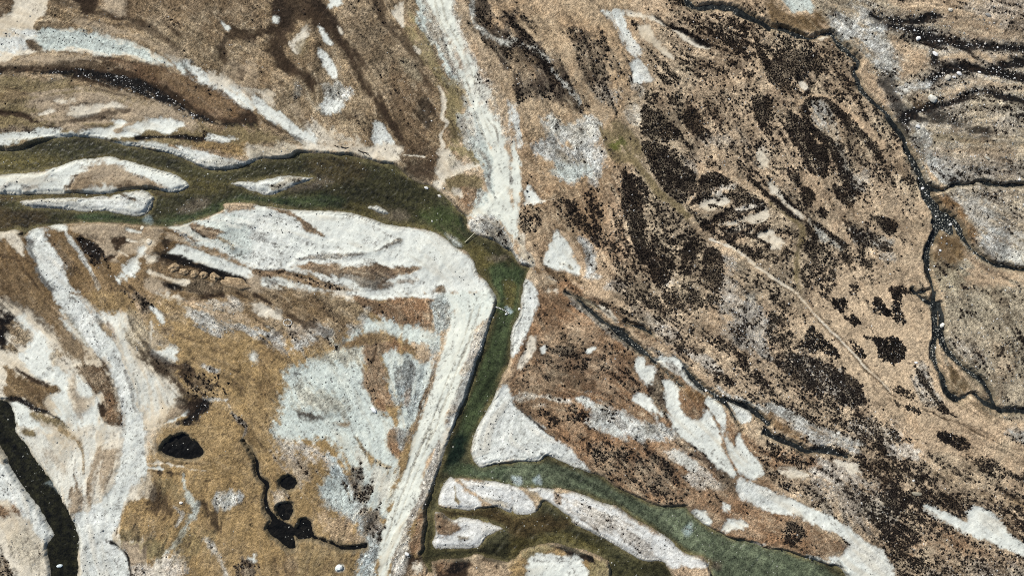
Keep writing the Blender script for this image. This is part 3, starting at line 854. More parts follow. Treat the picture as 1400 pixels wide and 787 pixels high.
P('brown', 0, 2, '710,110 830,60 1000,120 1200,180 1377,240 1377,787 800,787 980,570 900,450 740,350', 8, op=.6)
P('dkheath', 0, 2, '640,0 770,5 815,60 800,120 760,110 740,40', 3)
P('brown', 0, 2, '480,0 620,0 740,60 740,110 560,95 500,60', 4)
P('wht', 0, 2, '815,80 850,90 892,150 882,175 850,140', 1.4)
P('crm', 0, 2, '810,150 830,160 822,280 808,250', 1.5)
P('tanspk', 0, 2, '700,110 800,130 800,260 720,280', 5, op=.6)
P('gryw', 0, 2, '1000,110 1100,90 1150,90 1200,140 1377,190 1377,240 1280,205 1180,235 1090,190', 4)
P('crmspk', 0, 2, '1060,60 1200,30 1300,50 1280,100 1180,80', 5)
P('crm', 0, 2, '860,0 1000,30 1030,60 960,40', 4)
L('dk', 0, 2, '1000,40,20 1080,30,30 1200,10,30', 3)
L('dk', 0, 2, '1280,0,20 1377,45,24', 3)
P('khaki', 0, 2, '900,60 1000,110 1000,170 900,160', 6, op=.6)
P('wht', 0, 2, '830,320 880,290 960,310 945,362 880,350', 2.5)
P('gryw', 0, 2, '1090,390 1130,400 1190,410 1130,430', 3)
P('wht', 0, 2, '1335,330 1377,320 1377,375 1345,365', 2.5)
P('dk', 0, 2, '1000,370 1040,340 1060,420 980,440', 4)
P('blk', 0, 2, '1010,380 1040,360 1045,420 1000,430', 3, op=.6)
P('dk', 0, 2, '760,310 900,370 960,420 1000,500 960,480 860,420 780,370', 5, op=.8)
P('khakidk', 0, 2, '960,420 1100,470 1080,560 980,540', 8, op=.7)
P('khakidk', 0, 2, '870,180 950,180 940,210 880,210', 4, op=.7)
P('sandtan', 0, 2, '920,640 1020,610 1030,640 900,700', 2.5)
L('wht', 0, 2, '890,695,14 980,662,12 1040,610,18', 1.5)
L('gryw', 0, 2, '1090,580,22 1220,572,16', 2.5)
L('greysoil', 0, 2, '1230,600,10 1270,660,14 1325,720,10 1310,787,8', 1.5)
HP(.8, 0, 2, '940,760 1040,770 1030,787 940,787', 3)
P('blkst', 0, 2, '960,685 1015,650 1005,600 1060,570 1150,590 1140,620 1080,670 1010,695', 3, 7)
P('dk', 0, 2, '960,600 1010,560 1100,560 1020,650', 3, 5, .6)
HP(.35, 0, 2, '1000,420 1200,440 1240,520 1060,560', 8)

P('khaki', 1, 2, '0,0 500,0 520,30 600,100 480,250 300,300 150,260 100,210 0,130', 6, op=.85)
L('khakidk', 1, 2, '250,30,60 380,90,50 460,190,40', 8, op=.5)
P('crm', 1, 2, '0,50 60,65 130,95 125,135 60,125 10,90', 3)
P('gryw', 1, 2, '0,190 100,220 200,280 330,190 400,215 300,260 200,300 60,250', 5)
P('crmspk', 1, 2, '180,190 300,170 360,200 300,240 220,240', 6, op=.6)
L('dk', 1, 2, '0,10,20 80,50,22', 3)
L('dk', 1, 2, '190,130,30 300,160,36', 5, op=.7)
P('crm', 1, 2, '360,0 525,0 510,45 420,20', 3)
P('wht', 1, 2, '520,0 960,0 940,35 830,25 690,45 600,25', 1.8, o='gravel_bar|great white gravel bar filling the inside of the river bend')
P('rust', 1, 2, '525,20 600,35 690,50 760,30 960,40 950,180 860,180 700,165 640,120 560,60', 2)
P('khakidk', 1, 2, '700,60 800,70 780,130 700,120', 6, op=.5)
P('gryw', 1, 2, '480,210 560,140 600,90 620,130 560,230 490,270', 4, op=.7)
P('mint', 1, 2, '170,430 300,370 430,310 610,300 590,400 600,480 640,600 720,680 730,787 160,787 120,700 130,600 150,520', 6, o='gravel_bar|large bluish-grey gravel pan west of the lower road')
P('mintsm', 1, 2, '290,440 350,380 480,400 580,480 600,560 660,640 720,690 720,787 560,787 530,640 500,500 400,480 330,480', 6)
P('tanspk', 1, 2, '330,320 500,310 580,320 560,380 440,370 340,360', 7, op=.6)
P('tanspk', 1, 2, '220,520 400,520 500,620 340,640 200,600', 8, op=.45)
P('gryblue', 1, 2, '480,440 540,480 560,590 520,570', 6, op=.5)
P('dk', 1, 2, '220,660 300,630 375,670 330,690 245,685', 4, op=.9)
P('brownolive', 1, 2, '420,700 500,695 470,722', 3)
P('mintsm', 1, 2, '130,700 250,690 400,710 540,787 160,787', 5, op=.8)
P('mint', 1, 2, '480,250 560,200 640,160 750,165 900,180 960,200 1010,280 1000,340 900,290 760,240 640,210 580,225 500,275', 4, o='gravel_bar|grey-white gravel apron joining the lower road from the west')
P('mintsm', 1, 2, '580,190 650,130 760,180 940,205 980,260 880,250 760,215 640,195', 4)
P('brownolive', 1, 2, '480,275 540,240 600,215 680,225 760,255 880,290 905,312 820,302 700,262 540,285', 4)
P('rust', 1, 2, '580,300 700,262 810,295 740,320 680,350 720,420 710,480 740,560 720,620 660,625 620,540 580,450 590,370', 3)
L('dk', 1, 2, '650,280,10 640,330,10 630,370,8', 2)
P('khakidk', 1, 2, '610,460 700,480 700,560 640,540', 6, op=.5)
P('mintsm', 1, 2, '680,345 760,320 830,340 900,370 960,330 950,470 900,600 830,740 790,787 730,787 790,600 740,560 710,480 720,430', 3)
P('gryblue', 1, 2, '780,390 850,380 850,480 830,600 790,600 740,540 760,440', 6)
P('rust', 1, 2, '800,540 830,520 825,590 795,600', 3, op=.6)
P('gryblue', 1, 2, '860,400 930,400 920,520 880,620 830,740 790,787 780,740 830,620', 5, op=.6)

P('mintsm', 1, 3, '160,0 560,0 570,90 640,170 720,200 770,180 790,220 750,380 720,420 700,480 600,430 540,300 480,180 380,60', 5)
P('crmspk', 1, 3, '110,60 250,60 350,80 430,150 440,220 380,200 250,120 200,150 140,120', 5)
P('gryblue', 1, 3, '330,90 420,130 490,230 560,330 600,420 680,480 690,560 660,680 640,787 490,787 560,700 590,620 550,560 530,500 430,440 370,380 360,310 400,260 390,180', 4)
P('mint', 1, 3, '390,260 480,290 540,350 520,440 430,410 370,340', 6, op=.7)
P('crm', 1, 3, '560,120 640,190 720,230 750,260 730,380 690,400 620,300 560,200', 8, op=.6)
P('mintsm', 1, 3, '560,0 710,0 710,90 770,160 760,195 700,190 620,140 565,80', 2.5, o='gravel_bar|pale blue-white gravel lobe against the lower road embankment')
L('tanspk', 1, 3, '545,40,8 580,110,10 640,165,12 720,200,12', 2)
P('dkheath', 1, 3, '490,240 560,200 610,290 610,360 560,380 510,320', 6, op=.8)
P('dkheath', 1, 3, '570,430 640,420 690,480 685,560 640,620 590,560 560,490', 6, op=.85)
P('gryblue', 1, 3, '560,580 640,600 660,700 600,787 500,787 560,700', 5)
P('rust', 1, 3, '710,0 790,0 790,80 770,140 720,90', 2.5)
P('gryblue', 1, 3, '750,0 840,0 820,70 780,100 760,60', 3, op=.8)
L('rust', 1, 3, '800,170,14 770,240,14 740,340,12', 3, op=.6)
P('brown', 1, 3, '0,160 150,330 300,380 480,500 580,600 560,640 400,620 300,570 200,480 100,470 0,480', 7, op=.6)
P('tan', 1, 3, '320,440 480,480 560,570 540,620 400,600', 6, op=.6)
P('olive', 1, 3, '200,600 420,610 520,660 480,787 200,787', 10, op=.5)
P('crmspk', 1, 3, '150,120 260,130 260,300 220,280 160,190', 6, op=.5)
P('crmspk', 1, 3, '100,340 150,340 150,400 110,400', 4, op=.8)
P('khakidk', 1, 3, '140,700 230,710 230,760 150,760', 8, op=.6)
P('wht', 1, 3, '425,735 465,712 475,745 440,765', 1.2)

P('crm', 0, 3, '100,0 700,0 690,150 600,330 500,400 400,480 330,370 240,240 150,90', 4)
P('wht', 0, 3, '120,40 320,30 400,90 460,60 540,0 600,30 520,130 470,280 470,400 430,430 350,370 240,230', 7, op=.6)
L('brown', 0, 3, '340,0,40 420,50,36 450,120,16 455,230,8', 3, op=.85)
P('olive', 0, 3, '140,0 200,0 190,25 150,20', 2)
L('sandtan', 0, 3, '270,120,40 330,180,50 370,230,20', 6, op=.6)
L('khakidk', 0, 3, '412,150,10 410,250,14 420,330,14', 1.8)
L('sandtan', 0, 3, '410,330,40 420,450,50', 6)
L('sandtan', 0, 3, '550,90,40 510,200,28 490,300,30 485,410,26', 3)
L('khakidk', 0, 3, '490,290,14 485,400,16', 3, op=.6)
P('sandtan', 0, 3, '560,110 650,100 640,180 590,260 575,340 545,330 550,200', 4)
L('khakidk', 0, 3, '640,190,8 585,270,14 575,340,12', 2, op=.7)
P('crm', 0, 3, '760,240 820,225 825,380 700,370 710,310', 2)
P('brown', 0, 3, '680,385 810,380 815,470 800,560 700,580 640,570 650,480', 2.5)
P('olive', 0, 3, '650,540 740,520 740,590 650,600', 4)
L('dk', 0, 3, '657,430,8 632,570,8', 1)
P('whtspk', 0, 3, '0,110 100,210 170,300 240,430 290,550 320,650 300,680 230,600 150,480 60,380 0,340', 2, o='gravel_bar|white gravel bar on the west bank of the south-western stream')
P('crm', 0, 3, '0,440 100,480 180,540 260,700 260,787 100,787 0,640', 4)
P('tanspk', 0, 3, '40,560 180,560 250,700 180,740 60,650', 8, op=.4)
P('rust', 0, 3, '0,370 60,410 90,450 0,440', 3)
P('dkheath', 0, 3, '0,650 40,690 60,787 0,787', 4)
P('brown', 0, 3, '770,170 1377,130 1377,787 760,787 640,590 820,560', 10, op=.5)
L('dk', 0, 3, '850,60,30 870,130,24', 4, op=.5)
L('crm', 0, 3, '800,180,18 900,182,12 1000,200,10 1110,215,10 1180,205,4', 1.8, op=.85)
L('wht', 0, 3, '795,202,22 880,212,14', 1.5)
L('dk', 0, 3, '810,215,8 900,230,14 1000,240,14', 1.8)
L('dk', 0, 3, '960,180,6 1180,182,8', 1.5, op=.6)
P('dk', 0, 3, '820,240 860,300 930,360 940,440 880,460 820,440 815,360', 5, op=.85)  # shadow shape east of the bluff, painted into the cover colour
P('olive', 0, 3, '860,260 960,270 1000,340 960,400 900,330', 6, op=.7)
L('mint', 0, 3, '990,240,18 1005,320,24 1050,400,40 1045,460,36 1000,540,24 920,640,20 840,710,20 770,787,26', 3, op=.75)
L('gryw', 0, 3, '940,400,14 990,450,16 960,510,12', 2.5, op=.7)
P('gryw', 0, 3, '1140,370 1190,330 1290,330 1305,370 1230,430 1150,400', 3)
L('dk', 0, 3, '1120,400,22 1150,470,30 1180,530,28', 4, op=.7)
P('crmspk', 0, 3, '700,680 800,700 900,660 1000,700 1000,787 760,787', 6)
P('crm', 0, 3, '800,740 890,700 880,787 800,787', 5, op=.6)
P('yolive', 0, 3, '640,595 850,600 870,670 760,690 690,660', 5)
P('sandtan', 0, 3, '650,620 760,620 790,680 720,720', 4)
P('yolive', 0, 3, '950,560 1130,560 1100,680 960,680', 10, op=.5)
L('gryw', 0, 3, '1110,590,24 1180,660,34 1225,770,26', 4, op=.8)
P('wht', 0, 3, '1335,685 1377,660 1377,712 1345,712', 2)
P('dkheath', 0, 3, '1290,740 1377,720 1377,787 1290,787', 5)
P('dk', 0, 3, '690,490 730,470 720,540 700,560', 5, op=.35)

for q in ('160,20 260,30 330,90 260,110', '0,300 60,260 140,300 90,380 0,400', '20,480 90,500 60,580 0,560'):
    P('brownolive', 1, 2, q, 10, 5, .55)
for q in ('900,170 960,180 930,215 870,205', '1150,280 1230,290 1220,330 1150,320', '1000,430 1130,450 1110,520 1010,500', '1260,420 1340,450 1320,560 1270,520', '780,250 860,300 930,350 880,380 800,320'):
    P('dk', 0, 2, q, 9, 5, .55)
for q in ('1100,400 1160,420 1180,520 1140,500', '960,600 1040,610 1020,680', '780,600 830,590 850,660 790,660', '1310,0 1377,20 1377,140 1330,130'):
    P('dk', 0, 3, q, 9, 5, .45)
for q in ('150,690 250,700 230,770 150,760', '380,690 470,680 470,760 390,770'):
    P('brownolive', 1, 3, q, 9, 5, .6)

for tx_, ty_, q in ((0, 0, '0,395,16 120,375,18 260,360,14 400,375,16'), (0, 0, '420,440,10 560,490,14 700,525,12'), (0, 0, '560,60,18 640,110,22 700,100,14'), (0, 0, '880,120,10 960,180,14 1040,200,10'),
                    (1, 0, '880,330,14 930,420,18 945,500,16'), (1, 0, '330,600,10 420,640,12 520,640,12'), (1, 0, '130,380,14 140,480,16 180,560,12'), (0, 1, '0,560,10 80,600,16 150,680,18 230,770,14'),
                    (0, 1, '850,600,16 870,680,18 900,740,14'), (1, 1, '60,720,8 200,745,10 330,780,8'), (0, 2, '330,0,8 420,110,9 500,300,8 590,400,10 655,560,9'), (0, 2, '740,340,16 850,400,20 930,440,16 985,520,14'),
                    (0, 2, '960,230,10 1060,260,14 1180,270,10'), (1, 2, '60,60,14 160,120,18 270,170,16 400,210,12'), (1, 2, '0,280,10 90,240,12 150,200,10'), (0, 3, '800,215,10 900,240,12 1000,245,10'),
                    (0, 3, '640,580,8 700,590,10 800,580,8'), (1, 3, '380,600,8 450,640,10 560,640,10'), (1, 2, '440,300,10 480,250,12 480,200,8'), (0, 3, '1100,390,14 1150,480,18 1190,540,12')):
    L('dk', tx_, ty_, q, 2.4, 3.5, .62)
# ------------------------------------------------------------ centre south
P('dkheath', 2, 2, '120,300 300,280 520,300 640,380 640,520 400,520 200,500', 14, op=.55)
P('rust', 2, 2, '140,60 200,30 300,60 450,170 560,250 660,320 500,290 300,250 140,240', 8, op=.8)
L('dk', 2, 2, '130,40,20 220,40,20 300,80,14', 3, op=.6)
P('crm', 2, 2, '98,238 124,250 115,320 70,380 25,410 40,360 80,300', 1.3, o='gravel_bar|narrow cream sand sliver on the east bank below the stone weir')
P('wht', 2, 2, '160,290 180,290 180,320 160,320', 1.2)
P('wht', 2, 2, '395,305 430,285 448,305 410,322', 1.2, o='gravel_bar|tiny lone white patch in the brown heath')
P('dkheath', 2, 2, '205,290 310,290 320,325 220,325', 4)
P('whtspk', 2, 2, '60,0 130,0 130,80 110,160 80,220 50,290 0,345 0,200 40,130', 1.6, o='gravel_bar|long curved white gravel bar along the east bank of the straight reach')
P('whtspk', 2, 1, '60,730 110,720 130,787 55,787', 2, o='gravel_bar|long curved white gravel bar along the east bank of the straight reach')
P('rust', 2, 2, '420,20 520,60 660,170 800,270 880,330 760,300 640,220 500,120', 4)
L('gry', 2, 2, '290,0,36 400,90,46 480,160,50 560,210,50 640,280,40 720,330,20', 3, op=.7)
L('gry', 2, 2, '300,20,20 400,110,26 480,170,20 560,220,12', 2.5, op=.7)
P('crm', 2, 2, '460,80 500,80 565,155 530,145', 1.8)
L('tanspk', 2, 2, '380,40,24 460,90,20', 3)
P('crmspk', 2, 2, '650,80 740,105 830,160 905,215 850,250 760,190', 5)
P('greysoil', 2, 2, '700,280 860,320 900,360 780,330', 5)
P('wht', 2, 2, '750,345 880,350 935,390 930,430 960,460 1010,500 1035,545 960,492 900,445 850,430 800,400', 1.8, o='gravel_bar|white gravel point where the little stream bends')
P('greysoil', 2, 2, '820,380 900,400 900,440 850,430', 4, op=.7)
for q in ('330,10,8 420,55,9 500,105,8 560,150,8 620,180,8', '690,190,9 770,240,9 840,300,8 900,360,9 940,400,10', '430,30,7 540,90,7 620,150,8', '960,430,8 1060,500,9 1160,570,9 1260,610,8'):
    L('blkst', 2, 2, q, 1.2, 3.5, .85)
P('orange', 2, 2, '900,490 1020,530 1045,590 980,600 930,560', 4)
P('rust', 2, 2, '905,560 1000,580 1040,610 1000,680 930,640', 3)
P('wht', 2, 2, '660,400 680,350 710,360 705,410 740,395 770,420 760,520 740,510 690,460', 1.6, o='gravel_bar|white forked gravel patch on the brown heath west of the little stream')
P('dkheath', 2, 2, '760,440 820,460 830,600 850,700 790,640 730,540', 4)
P('wht', 2, 2, '820,480 870,470 905,510 900,580 920,640 1000,680 1050,620 1100,720 1110,787 900,787 850,680 820,600', 1.8, o='gravel_bar|large white gravel lobe with a brown notch beside the little stream')
P('wht', 2, 3, '880,0 1105,0 1120,90 1160,150 1200,220 1200,250 1110,200 1040,130 960,70', 1.8, o='gravel_bar|large white gravel lobe with a brown notch beside the little stream')
P('wht', 2, 2, '650,570 690,540 740,570 800,640 810,670 740,630', 1.8, o='gravel_bar|white leaf-shaped gravel patch above the speckled gravel fan')
P('wht', 2, 2, '1040,570 1090,560 1140,630 1150,700 1130,787 1100,690 1060,620', 1.6, o='gravel_bar|white curved strip of gravel along the west edge of the dark stream')
P('whtspk', 2, 2, '1165,590 1230,610 1285,660 1240,710 1190,650', 1.5, o='gravel_bar|white gravel wedge on the east side of the dark stream')
P('wht', 2, 2, '1210,750 1240,787 1200,787', 1.5)
P('crmspk', 2, 2, '20,560 90,535 200,555 310,570 320,600 220,580 130,570 40,585', 2)
P('gryw', 2, 2, '340,570 400,550 500,600 600,650 700,680 830,720 860,787 560,787 480,730 400,700 420,640', 4)
P('wht', 2, 2, '350,565 400,555 440,600 380,610', 3, op=.6)
P('wht', 2, 2, '400,690 500,700 640,760 560,770 470,740', 4, op=.6)
P('wht', 2, 2, '580,640 660,680 700,740 620,720', 4, op=.6)
P('crm', 2, 2, '110,600 165,595 170,618 120,618', 2)
HP(.62, 2, 2, '320,600 420,640 390,690 300,680', 4)
HP(.5, 2, 2, '480,600 540,600 560,680 500,680', 4)
P('rust', 2, 2, '20,590 150,600 300,690 400,720 540,787 240,787 150,720 60,640', 4)
HP(.42, 2, 2, '140,620 240,660 230,720 160,690', 4)
P('whtspk', 2, 2, '0,600 60,650 140,720 240,787 0,787', 1.8, o='gravel_bar|broad white gravel point between the straight reach and the lower river')
P('whtspk', None, None, '692,523 700,549 716,564 730,574 760,596 780,606 790,624 807,645 785,640 765,633 748,620 738,630 700,630 678,634 655,639 646,624 644,606 655,566 672,545', 2, o='gravel_bar|broad white gravel point between the straight reach and the lower river')
P('whtspk', 2, 3, '150,165 180,125 240,160 200,170', 2, op=.5)
L('blk', 2, 2, '0,590,7 70,650,9 180,740,11 245,790,11', 1.2)

# ------------------------------------------------------------ centre, heather slope above the lower river
P('heathsoil', 2, 2, '560,0 1377,0 1377,560 1250,560 1000,360 880,230 700,120', 10, op=.7)
HP(.9, 2, 2, '640,0 720,20 745,90 690,60', 4)
HP(.7, 2, 2, '720,0 1000,0 1000,100 900,110 780,100', 6)
HP(.9, 2, 2, '1030,0 1110,0 1120,50 1050,70', 4)
P('greysoil', 2, 2, '1100,60 1300,0 1377,60 1377,340 1200,260 1130,200', 6)
HP(.75, 2, 2, '1160,160 1250,180 1240,250 1170,230', 4)
HP(.8, 2, 2, '1020,190 1200,300 1377,480 1377,530 1180,380 1020,250', 4)
HP(.66, 2, 2, '1060,400 1160,440 1200,480 1120,480', 4)
P('tan', 2, 2, '1000,110 1100,100 1130,140 1200,150 1100,190 1020,160', 5)
P('tanlight', 2, 2, '1120,130 1180,100 1190,150 1140,170', 5)
P('tan', 2, 2, '960,240 1080,270 1180,360 1060,330', 6, op=.8)
P('tan', 2, 2, '1320,0 1377,0 1377,120 1340,80', 5)
P('crmspk', 2, 2, '930,310 1050,350 1120,420 1050,400', 4)
L('gryw', 2, 2, '1100,510,18 1210,560,16 1377,640,16', 3)
P('crmspk', 2, 2, '1110,0 1230,0 1200,60 1130,50', 4)

# ------------------------------------------------------------ east, heather islands in dry grass
P('tanlight', 3, 2, '400,380 560,350 720,390 760,500 640,520 500,480', 10, op=.6)
P('tanlight', 3, 2, '130,100 280,180 420,330 560,460 700,590 960,640 1200,760 900,720 640,680 480,560 300,340 150,200', 8, op=.6)
P('greysoil', 3, 2, '60,340 260,360 460,520 500,590 400,580 200,500', 6)
P('greysoil', 3, 2, '770,420 830,390 870,470 920,560 860,590 790,520', 5)
P('greysoil', 3, 2, '430,680 600,680 760,787 500,787', 6)
P('olivegry', 3, 2, '960,0 1377,0 1377,560 1240,600 1140,430 1000,300 940,200', 6)
P('greysoil', 3, 2, '970,250 1050,270 1150,330 1170,390 1080,370 990,320', 6, op=.7)
P('khakidk', 3, 2, '1170,0 1230,0 1300,130 1270,160 1220,90', 8, op=.6)
P('tanlight', 3, 2, '1180,260 1260,300 1290,420 1200,420', 10, op=.5)
HP(.42, 3, 2, '1250,250 1377,230 1377,440 1280,440', 8)
P('rustolive', 3, 2, '960,400 1080,460 1150,520 1150,560 1085,535 1060,555 1000,560 970,500', 3)
P('tanlight', 3, 2, '1020,420 1090,470 1150,530 1140,560 1080,520', 4, op=.8)
P('rustolive', 3, 2, '1060,570 1150,590 1230,640 1150,680 1080,620', 6, op=.6)
HP(.62, 3, 2, '640,500 720,510 780,540 800,590 900,590 1000,660 940,650 850,600 700,550', 4)
HP(.75, 3, 2, '770,400 800,400 900,560 960,620 900,600 820,500', 4)
HP(.5, 3, 2, '0,120 100,130 130,200 110,280 40,300 0,330', 5)
HP(.6, 3, 2, '0,0 50,10 40,50 0,50', 4)
HT('black heather island with three lobes nearest the boulder creek bend', .95, 3, 2, '340,30 400,20 420,90 400,110 350,80')
HT('small dark heather clump touching the foot of the lobed heather island', .9, 3, 2, '410,120 450,110 485,150 460,175 420,150')
HT('faint thin heather clump beside two short tan hummocks', .6, 3, 2, '490,100 545,110 530,130 500,130')
HT('pear-shaped grey-cored heather island in dry grass', .9, 3, 2, '545,50 580,20 620,60 650,110 610,125 560,90')
HT('upright heather streak east of the pear-shaped heather island', .9, 3, 2, '655,0 700,0 705,40 735,140 715,175 670,130 655,60')
HT('largest square black heather island, stones glinting in it', .93, 3, 2, '510,230 600,240 670,230 735,290 730,340 690,380 590,355 580,280 520,250')
HT('slim slanting heather streak close to the vehicle ruts', .85, 3, 2, '430,250 470,260 515,320 505,350 460,310')
HT('ragged heather streak on the west side of the vehicle ruts', .8, 3, 2, '180,250 230,170 300,250 370,310 360,345 290,320 220,330')
HT('thin flat heather streak at the lower end of the vehicle ruts', .9, 3, 2, '680,590 750,600 800,640 740,630')
HT('small black heather streak near the bottom of the dry grass slope', .9, 3, 2, '910,740 1000,750 1060,800 930,790')
HP(.78, 3, 2, '40,330 150,310 260,350 380,420 460,480 520,570 480,610 400,590 380,650 300,600 200,530 100,470 40,400', 4)
HP(.9, 3, 2, '210,370 280,350 300,420 240,420', 4)
HP(.88, 3, 2, '330,460 440,440 500,530 440,560', 4)
HP(.7, 3, 2, '420,680 480,630 560,680 640,690 700,750 800,787 500,787', 4)
HP(.7, 3, 2, '260,0 320,0 330,40 280,30', 3)
HP(.78, 3, 2, '0,560 100,600 240,660 230,690 100,660 0,620', 3)
HP(.7, 3, 2, '320,730 440,787 340,787', 3)
P('gry', 3, 2, '1290,720 1377,720 1377,787 1310,787', 4)
L('gryw', 3, 2, '0,600,40 100,660,56 200,730,60 280,787,50', 4)
L('orange', 3, 2, '0,665,36 100,745,44 180,787,40', 4)
L('tanlight', 3, 2, '135,0,26 240,110,28 340,205,30 430,300,26 510,385,26 590,470,24 660,535,20', 2.5, op=.7, o='vehicle_track|rutted vehicle track crossing the dry grass slope', mat='turf')
L('crm', 3, 2, '142,0,9 238,108,9 338,203,9 428,300,10 515,388,9 590,470,8 655,535,7', .8, op=.8)
L('khakidk', 3, 2, '125,0,7 225,110,7 325,205,7 415,300,8 500,390,9 580,470,9 650,540,9 710,572,7', .6)
L('khakidk', 3, 2, '162,0,6 254,100,6 354,200,6 444,300,7 526,385,8 604,470,8 664,530,7', .6)
L('tanlight', 3, 2, '720,575,14 820,620,16 1000,685,16 1210,785,16', 2)
L('khakidk', 3, 2, '820,625,5 1000,693,7 1100,742,8 1210,792,8', .6)

# ------------------------------------------------------------ south-east corner
P('heathsoil', 3, 3, '0,100 600,60 1100,260 1377,400 1377,787 700,787 500,560 250,440 0,300', 8)
HP(.6, 3, 3, '440,330 700,300 1000,300 1377,460 1377,787 740,787 600,600', 14)
HP(.52, 3, 3, '0,100 560,60 900,200 1000,300 600,300 280,230 0,240', 12)
P('greysoil', 3, 3, '240,240 560,300 700,440 620,560 440,480 280,380', 10, op=.7)
P('tan', 3, 3, '690,0 900,0 1050,110 1200,160 1377,240 1377,0', 6)
P('tanlight', 3, 3, '700,0 860,0 1000,100 900,110', 8, op=.6)
L('khakidk', 3, 3, '1080,0,8 1200,50,9 1300,100,9 1377,130,9', .6)
HP(.82, 3, 3, '910,20 980,10 1060,80 1030,105 960,60', 3)
HP(.75, 3, 3, '1050,130 1200,160 1300,220 1377,260 1377,300 1250,260 1150,220', 4)
P('gry', 3, 3, '1290,0 1377,0 1377,90 1320,60', 4)
L('rustolive', 3, 3, '900,210,40 1050,290,40 1200,360,50 1377,440,50', 7, op=.7)
L('blk', 3, 3, '1140,325,10 1250,355,14 1377,395,18', 3, op=.75)
P('gryw', 3, 3, '200,0 300,0 440,60 480,110 360,90 260,70', 5)
HP(.66, 3, 3, '540,0 720,20 640,110 560,80', 5)
P('crmspk', 3, 3, '620,60 690,80 760,60 820,120 800,155 720,150 640,120', 4)
P('crm', 3, 3, '50,205 120,195 210,232 180,265 100,250', 2)
P('crmspk', 3, 3, '240,170 330,155 440,180 480,230 560,280 590,310 500,290 420,290 300,270 220,250', 4)
P('crm', 3, 3, '330,160 430,175 480,215 450,230 380,190', 3)
HP(.82, 3, 3, '590,290 720,330 860,310 1000,370 1000,430 900,410 800,400 700,450 600,430', 6)
HP(.85, 3, 3, '1140,420 1300,490 1377,530 1377,600 1250,520', 4)
HP(.72, 3, 3, '620,520 760,490 860,560 760,640 640,610', 8)
HP(.8, 3, 3, '860,620 1000,640 1200,680 1377,710 1377,740 1100,720 900,660', 8)
P('rust', 3, 3, '780,600 900,570 1020,630 940,660 800,640', 10, op=.7)
P('rust', 3, 3, '900,540 1100,580 1300,670 1377,700 1200,680 1000,620', 10, op=.5)
P('greysoil', 3, 3, '900,740 1377,760 1377,787 900,787', 8, op=.6)
P('rust', 3, 3, '0,100 150,110 250,170 220,200 100,180 0,200', 5, op=.8)
HP(.6, 3, 3, '0,60 130,120 240,180 100,170 0,130', 4)
P('rust', 3, 3, '0,440 100,450 260,530 400,610 410,660 300,665 200,665 60,615 0,595', 3)
HP(.8, 3, 3, '70,520 130,490 190,560 140,610 80,580', 5)
P('wht', 3, 3, '0,320 60,340 160,390 300,450 400,500 500,580 560,620 640,680 720,787 500,787 400,750 330,700 300,670 400,660 430,600 320,540 210,490 100,440 0,435', 1.8, o='gravel_bar|long white gravel strip running to the bottom edge above the lower river')
P('crmspk', 3, 3, '410,600 520,600 640,690 700,787 560,760 440,660', 7, op=.35)
L('gryblue', 3, 3, '210,685,20 300,695,30 400,745,40 470,787,40', 2.5)
P('wht', 3, 3, '820,400 900,420 1000,460 1060,480 1070,430 1110,405 1180,440 1260,510 1340,590 1377,650 1377,690 1290,650 1200,600 1100,570 1000,520 900,470', 2, o='gravel_bar|white two-pronged gravel streak in the far south-eastern heather')
P('greysoil', 3, 3, '1100,480 1220,490 1240,540 1140,530', 5, op=.4)
P('rust', 2, 3, '190,0 340,0 500,40 640,90 800,120 900,200 1000,290 1000,380 920,405 820,415 700,375 570,320 500,260 420,200 360,130', 3)
P('dkheath', 2, 3, '600,150 750,130 900,250 880,330 740,330 640,240', 9, op=.75)
HP(.34, 2, 3, '350,20 700,110 960,300 900,390 760,370 480,200', 7)
L('blk', 2, 3, '420,195,6 480,255,9 570,322,12 700,378,12 800,414,12 930,405,8', 1.2)  # shade under the plateau's south bank, painted as a black edge
P('crmspk', 2, 3, '800,110 900,100 960,140 1040,200 1100,260 1150,310 1060,330 960,300 920,250 950,210 870,170', 2.5)
P('wht', 2, 3, '840,110 900,105 1000,180 960,215 900,170', 4, op=.6)
P('dkheath', 2, 3, '880,0 920,30 1100,150 1200,270 1190,330 1130,300 1030,190 900,90', 4, op=.9)
P('wht', 2, 3, '900,0 1105,0 1120,90 1160,150 1200,220 1200,250 1110,195 1040,120 960,60', 2, o='gravel_bar|large white gravel lobe with a brown notch beside the little stream')
P('wht', 2, 3, '1135,0 1160,30 1190,80 1220,20 1260,90 1330,200 1320,240 1280,270 1200,200 1150,120', 2, o='gravel_bar|white curved strip of gravel along the west edge of the dark stream')
L('rust', 2, 3, '1120,20,10 1150,120,10 1200,210,10', 2)
P('whtspk', 2, 3, '1210,250 1290,280 1377,320 1377,440 1290,400 1210,360', 2, o='gravel_bar|long white gravel strip running to the bottom edge above the lower river')
P('rust', 2, 3, '1000,340 1150,330 1210,370 1290,410 1377,450 1377,600 1250,590 1100,550 1020,500 960,450 930,410', 4)
P('wht', 2, 3, '970,440 1040,425 1068,490 1040,512 1000,480', 1.5, o='gravel_bar|small square white gravel patch on the brown bank of the lower river')
P('wht', 2, 3, '1125,400 1160,405 1165,432 1130,420', 1.5)
P('wht', 2, 3, '1115,510 1150,485 1240,475 1268,520 1200,530 1140,555', 1.5, o='gravel_bar|white wedge-shaped gravel patch on the brown bank east of the square one')
L('crmspk', 2, 3, '1280,605,12 1320,620,24 1350,610,16', 2)
HP(.75, 1, 3, '980,690 1150,690 1180,787 1040,787', 6)
P('dk', 1, 3, '780,787 800,730 820,660 900,690 940,740 980,690 1150,690 1377,690 1377,787', 3)
